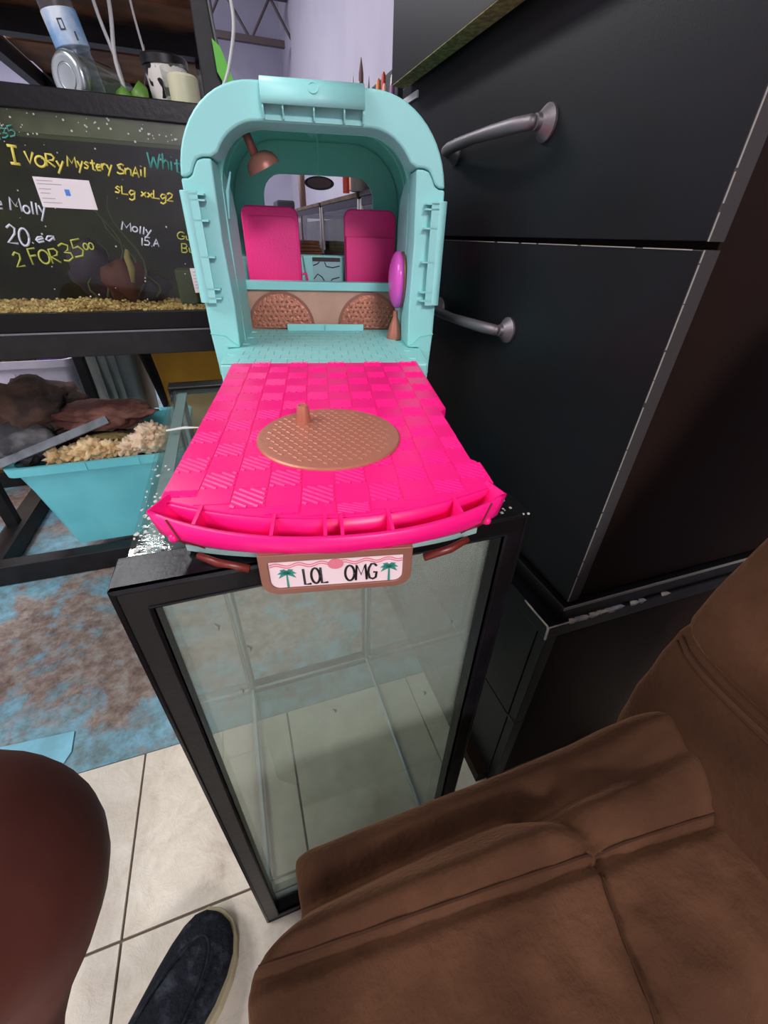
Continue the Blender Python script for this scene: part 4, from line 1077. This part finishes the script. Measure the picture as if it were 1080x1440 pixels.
MB().lathe([(.0001, 0), (.034, 0), (.0365, .004), (.039, .068), (.0372, .068), (.034, .006), (.0001, .006)], 36).build('tumbler', M['tumbler'], cn, auto=.6)
MB().lathe([(.0001, .007), (.0285, .007), (.029, .056), (.026, .060), (.006, .058), (.0001, .0575)], 32).build('wax', M['candle'], cn, auto=.5)
MB().tube([(0, 0, .057), (.001, 0, .066)], .001, 6).build('wick', M['ink'], cn)
pt = empty('leafy_cutting', (-.118, 1.37, TZ), 'small cutting with rounded green leaves between the jar and the cup', 'plant'); pt.scale = (1.35, 1.35, 1.35)
def leaf(x, y, z, L, w_, rz, tilt):
    b = MB(); rows = []
    for i in range(9):
        t = i/8; ww = w_*math.sin(math.pi*(t*.92+.06))**.7
        rows.append([(ww*s, L*t, .012*math.sin(t*3)-.010*abs(s)) for s in (-1, -.5, 0, .5, 1)])
    b.loft(rows, cap=False, close=False); o = b.build('leaf', M['leaf'], pt, solid=.0012, smooth=True)
    o.location = (x, y, z); o.rotation_euler = (tilt, 0, rz); return o
leaf(-.012, 0, .004, .036, .014, .2, 1.1); leaf(.006, .005, .004, .042, .016, -.45, 1.25); leaf(-.03, .012, .0, .028, .012, 1.2, .7); leaf(-.065, .02, .0, .034, .012, .7, 1.1); leaf(-.07, .02, .0, .030, .012, -.6, 1.0); leaf(.048, .02, .0, .036, .011, -.1, 1.2)
b = MB().tube([(-.07, .02, .004), (-.03, .015, .006), (.0, .005, .006), (.048, .02, .005)], .0016, 6); b.build('stem', M['leaf'], pt, smooth=True)
def cable(name, pts, r, m, label):
    o = MB().tube([p for p, q in smooth_path([(p, r) for p in pts], 6)], r, 8).build(name, m, smooth=True); return tag(o, label, 'cable')
cable('hanging_cable', [(-.168, 1.47, 1.46), (-.160, 1.44, 1.34), (-.141, 1.42, 1.25), (-.135, 1.415, 1.163)], .0036, M['cable'], 'left strand of the white cable pair hanging behind the bottle')
cable('hanging_cable', [(-.128, 1.47, 1.46), (-.132, 1.44, 1.34), (-.142, 1.41, 1.25), (-.127, 1.395, 1.163)], .0042, M['cable'], 'right strand of the white cable pair hanging behind the bottle')
cable('hanging_cable', [(-.092, 1.50, 1.46), (-.092, 1.49, 1.36), (-.082, 1.47, 1.26), (-.078, 1.45, 1.163)], .0026, M['cable'], 'thin pale cable hanging left of the leopard print cup')
cable('hanging_cable', [(-.125, 1.52, 1.22), (-.105, 1.52, 1.235), (-.09, 1.52, 1.275), (-.085, 1.52, 1.31)], .0018, M['greycable'], 'thin dark cord curving up behind the pale cables')
cable('hanging_cable', [(.075, 1.29, 1.48), (.099, 1.27, 1.36), (.105, 1.262, 1.30), (.085, 1.262, 1.235), (.062, 1.262, 1.19), (.058, 1.262, 1.150)], .0036, M['cable'], 'white cable looping down beside the rack post and green tape')
cable('hanging_cable', [(.058, 1.262, 1.47), (.062, 1.262, 1.33), (.070, 1.265, 1.24)], .003, M['greycable'], 'grey cable running down along the rack post')
lt_ = MB(); lt_.add([(.058, 1.2615, 1.272), (.072, 1.262, 1.262), (.094, 1.262, 1.205), (.078, 1.2615, 1.196), (.06, 1.2615, 1.225)], [(0, 1, 2, 3, 4)])
tag(lt_.build('green_tape', M['lime'], solid=.003), 'bright lime green tag stuck to the rack post by the cables', 'tape')

# ------------------------------------------------------------------ bin, rocks, coral under the aquarium
bn = empty('storage_bin', (-.42, 1.52, .0725), 'aqua plastic bin filled with rocks and coral rubble', 'bin')
o_ = Vector((.42, -1.52, -.0725))
def brect(x0, x1, y0, y1, z, r=.03):
    return [(p[0], p[1], z) for p in rrect(x0, x1, y0, y1, r, 5)]
bz0, bz1 = .0735, .378
B0 = (-.60, -.255, 1.345, 1.69); B1 = (-.665, -.200, 1.312, 1.73)
rings = [brect(*B0, bz0), brect(-.64, -.222, 1.325, 1.712, bz1-.09), brect(-.655, -.208, 1.316, 1.722, bz1-.028), brect(-.672, -.193, 1.304, 1.738, bz1-.026), brect(-.674, -.191, 1.302, 1.740, bz1), brect(-.655, -.210, 1.322, 1.720, bz1-.004), brect(-.595, -.26, 1.35, 1.685, bz0+.008)]
cbb(MB().loft(rings), 'body', M['bin'], bn, auto=.7)
for x in (-.47, -.33):
    cbb(MB().box(x, x+.004, 1.3005, 1.303, bz1-.025, bz1+.001), 'rim_notch', M['bin'], bn)
def rk_thing(name, m, c, sc, seed, label, cat, **k):
    k.setdefault('fine', .2)
    return tag(rock(name, m, c, sc, seed, **k), label, cat)
rk_thing('lava_rock', M['lava'], (-.44, 1.53, .265), (.17, .15, .17), 21, 'dark brown lava rock filling the aqua bin below the others', 'rock')
rk_thing('lava_rock', M['lava'], (-.615, 1.50, .485), (.135, .12, .086), 22, 'big dark brown lava rock topmost at the left edge', 'rock', rz=.4)
rk_thing('lava_rock', M['lava_red'], (-.425, 1.445, .468), (.132, .075, .040), 23, 'flat reddish lava rock lying across the bin under a tub', 'rock', rz=-.12)
rk_thing('lava_rock', M['lava_grey'], (-.625, 1.40, .418), (.085, .070, .062), 24, 'charcoal grey lava rock under the big brown one', 'rock')
rk_thing('lava_rock', M['stick'], (-.425, 1.415, .394), (.070, .04, .022), 25, 'brownish flat stone between the slate strip and the coral', 'rock')
sl_ = MB().box(-.17, .17, -.004, .004, -.0115, .0115)
so = sl_.build('slate_strip', M['slate'], bevel=.001); so.location = (-.545, 1.335, .432); so.rotation_euler = (math.radians(-30), math.radians(-17.5), math.radians(6))
tag(so, 'grey slate strip leaning across the left rim of the aqua bin', 'stone strip')
cs = [(-.548, 1.352, .385, .026), (-.515, 1.36, .382, .026), (-.482, 1.355, .388, .03), (-.452, 1.36, .394, .036), (-.425, 1.352, .388, .026), (-.40, 1.358, .392, .028), (-.500, 1.385, .372, .03), (-.44, 1.39, .374, .03),
      (-.362, 1.352, .386, .026), (-.338, 1.36, .392, .03), (-.31, 1.358, .402, .034), (-.285, 1.362, .425, .032), (-.268, 1.36, .398, .033), (-.245, 1.365, .415, .030), (-.228, 1.36, .39, .026), (-.30, 1.37, .430, .024)]
for i, (x, y, z, r) in enumerate(cs):
    o = rock('coral_rubble', M['coral'] if i < 8 else M['coral_pale'], (x, y, z), (r, r*.9, r*.95), 40+i, .55, 4, 2.4, 0, .42)
    if i < 8: tag(o, 'knobbly golden coral chunk in the left heap at the bin rim', 'coral', 'golden coral chunks in the bin')
    else: tag(o, 'knobbly pale coral chunk in the right heap at the bin rim', 'coral', 'pale coral chunks in the bin')
def tub(name, x0, x1, y0, y1, h, m, label, taper=.03, lip=.012):
    e = empty(name, ((x0+x1)/2, (y0+y1)/2, 0), label, 'tub')
    hx, hy = (x1-x0)/2, (y1-y0)/2; b = MB()
    def rr(k, z): return [(p[0], p[1], z) for p in rrect(-hx+k, hx-k, -hy+k, hy-k, .03, 4)]
    b.loft([rr(taper+.005, .001), rr(lip, h-.03), rr(0, h-.028), rr(0, h), rr(lip+.003, h-.002), rr(taper+.01, .012)])
    b.build('body', m, e, auto=.7)
    if m is M['gold']: return e
    bb = MB()
    for k in range(3): bb.box(-hx*.5+k*.035, -hx*.5+.012+k*.035, -hy+taper*.5-.006, -hy+taper*.5+.004, h*.45, h-.05)
    bb.build('ribs', m, e); return e
tub('white_tub', -.93, -.632, 2.04, 2.44, .505, M['cloudy'], 'cloudy white plastic tub with purple cloth in it at the far left')
e = tub('grey_tub', -.62, -.39, 2.06, 2.42, .60, M['greytub'], 'translucent grey plastic tub standing behind the lava rocks')
tub('golden_crate', -.375, .06, 2.08, 2.5, .62, M['gold'], 'golden yellow crate in shadow behind the glass tank')
tub('orange_tub', -1.30, -.955, 2.04, 2.44, .56, M['orange'], 'pale orange tub at the left edge under the rack')
tag(rock('folded_cloth', M['purplecloth'], (-.722, 2.2, .49), (.07, .1, .075), 61, .3, 4), 'purple cloth bundled in the cloudy white tub', 'cloth')
tag(rock('folded_cloth', M['browncloth'], (-.858, 2.2, .49), (.055, .1, .075), 62, .3, 4), 'ochre cloth bundled in the cloudy white tub', 'cloth')
b = MB(); b.tube([(-.352, 1.90, .674), (-.335, 1.89, .56), (-.315, 1.88, .44), (-.30, 1.88, .30), (-.29, 1.88, .0)], [.034, .032, .026, .016, .014], 8, flat=.4)
tag(b.build('black_strap', M['blackcloth'], smooth=True), 'black strap hanging between the grey tub and golden crate', 'strap')

# ------------------------------------------------------------------ far row of tanks along the right wall
sf = empty('tank_stand', (.68, 2.3, 0), 'long low stand under the row of far fish tanks', 'stand')
o_ = Vector((-.68, -2.3, 0))
cbb(MB().box(.42, .94, 1.08, 3.9, .855, .88), 'top_board', M['shelfbrown'], sf)
for y in (1.1, 2.0, 2.9, 3.8): cbb(MB().box(.43, .93, y, y+.05, 0, .855), 'leg_panel', M['rackblack'], sf)
def far_tank(y0, y1, z1, label, lidm):
    e = empty('far_tank', (.66, (y0+y1)/2, .8805), label, 'aquarium')
    hy = (y1-y0)/2-.01; x0, x1 = -.24, .26; h = z1-.8805
    b = MB()
    b.ring([(x0, -hy), (x1, -hy), (x1, hy), (x0, hy)], [(x0+.012, -hy+.012), (x1-.012, -hy+.012), (x1-.012, hy-.012), (x0+.012, hy-.012)], 2, h-.02, h)
    b.ring([(x0, -hy), (x1, -hy), (x1, hy), (x0, hy)], [(x0+.012, -hy+.012), (x1-.012, -hy+.012), (x1-.012, hy-.012), (x0+.012, hy-.012)], 2, 0, .018)
    b.build('rims', M['blackplastic'], e)
    MB().box(x0+.003, x0+.006, -hy+.003, hy-.003, .005, h-.005).build('front_pane', M['aqglass'], e)
    MB().box(x0+.003, x1-.003, -hy+.003, -hy+.006, .005, h-.005).build('side_pane', M['aqglass'], e)
    MB().box(x0+.02, x1-.01, -hy+.02, hy-.01, .006, h-.045).build('murky_water', M['tankgreen'], e)
    for y in (-hy, hy): MB().box(x0-.001, x0+.006, y-.006, y+.006, .004, h-.004).build('corner_bead', M['paper'], e)
    MB().box(x0-.004, x1, -hy, hy, h+.0005, h+.012).build('lid', lidm, e)
far_tank(1.10, 1.45, 1.045, 'nearest far tank with a black lid seen through the right of the windscreen', M['blackplastic'])
far_tank(1.46, 2.0, 1.045, 'far tank with a brown lid seen through the windscreen between the seats', M['shelfbrown'])
far_tank(2.02, 2.9, 1.045, 'farthest tank with a brown lid on the far stand', M['shelfbrown'])
wf = empty('wood_blocks', (.36, 2.06, 0), 'stack of reddish wooden blocks on a post seen through the windscreen', 'wood stack')
MB().box(-.05, .04, -.06, .06, 0, .88).build('post', M['rackblack'], wf)
for k in range(4): MB().box(-.045+.004*k, .05-.003*k, -.08, .08, .8805+k*.0125, .8915+k*.0125).build('wood_block', M['brick'], wf, bevel=.001)
ps = MB().box(.952, .9585, 3.40, 3.69, 1.215, 1.32).build('wall_poster', M['poster']); tag(ps, 'orange poster on the far right wall', 'poster')
po = MB().tube([(.405, 2.5, .8815), (.405, 2.5, 1.22)], .016, 10).build('brown_pole', M['pipe'], smooth=True)
po.location = (.03, 0, 0); tag(po, 'slim brown pole rising from the far tanks seen through the windscreen', 'pole')
ft = empty('hang_on_filter', (.46, 3.2, .8805), 'small black topped filter with plants at the end of the far stand', 'filter')
MB().box(-.06, .02, -.08, .08, 0, .19).build('clear_box', M['jarglass'], ft)
MB().box(-.075, .03, -.1, .1, .191, .235).build('cap', M['boxdark'], ft, bevel=.01)
MB().box(-.055, .015, -.075, .075, .002, .11).build('sponge', M['weed'], ft)
# box, cup of pens and paint bottles on the far tanks
RZ = 1.0575
tag(MB().box(.425, .62, 1.17, 1.36, RZ, 1.256).build('charcoal_box', M['boxdark'], bevel=.002), 'charcoal grey box on the nearest far tank beside the cabinet', 'box')
pcup = empty('pen_cup', (.425, 1.46, RZ), 'grey cup on the far tanks holding pens and pencils', 'cup')
MB().lathe([(.0001, 0), (.028, 0), (.032, .18), (.030, .18), (.026, .004), (.0001, .004)], 24).build('body', M['cupgrey'], pcup, auto=.6)
for i, (dx, dy, L, r, m, lab) in enumerate([(-.012, 0, .238, .0042, 'pensilver', 'thin silver pen standing leftmost in the far grey cup'), (.002, .004, .268, .0065, 'penbrown', 'tall brown pencil standing highest in the far grey cup'),
                                            (.014, -.004, .236, .003, 'cupgrey', 'thin grey pen standing rightmost in the far grey cup'), (-.003, -.014, .222, .0055, 'pensilver', 'short silver pen at the front of the far grey cup')]):
    o = MB().lathe([(.0001, 0), (r, .004), (r, L-.03), (r*.7, L-.018), (r*.15, L)], 10).build('pen', M[m], auto=.6)
    o.location = (.425+dx, 1.46+dy, RZ+.005); o.rotation_euler = (dy*2, dx*3, 0); tag(o, lab, 'pen')
def pbottle(x, y, h, r, m, lab):
    e = empty('paint_bottle', (x, y, RZ), lab, 'bottle')
    MB().lathe([(.0001, 0), (r, 0), (r, h*.72), (r*.45, h*.82), (.0001, h*.82)], 16).build('body', M[m], e, auto=.6)
    MB().lathe([(r*.5, h*.8), (r*.42, h*.97), (r*.2, h), (.0001, h)], 14).build('cap', M[m], e, auto=.6)
pbottle(.402, 1.235, .186, .012, 'b_orange', 'orange paint bottle leftmost of those beside the cabinet')
pbottle(.404, 1.205, .190, .011, 'b_red', 'red paint bottle second from left beside the cabinet')
pbottle(.400, 1.185, .168, .011, 'b_peach', 'peach paint bottle between the red and purple ones')
pbottle(.410, 1.165, .178, .009, 'b_white', 'white paint bottle behind the peach one beside the cabinet')
pbottle(.400, 1.135, .158, .012, 'b_purple', 'purple paint bottle nearest the black cabinet')
pbottle(.40, 1.53, .222, .010, 'b_red', 'small red capped bottle left of the grey pen cup')
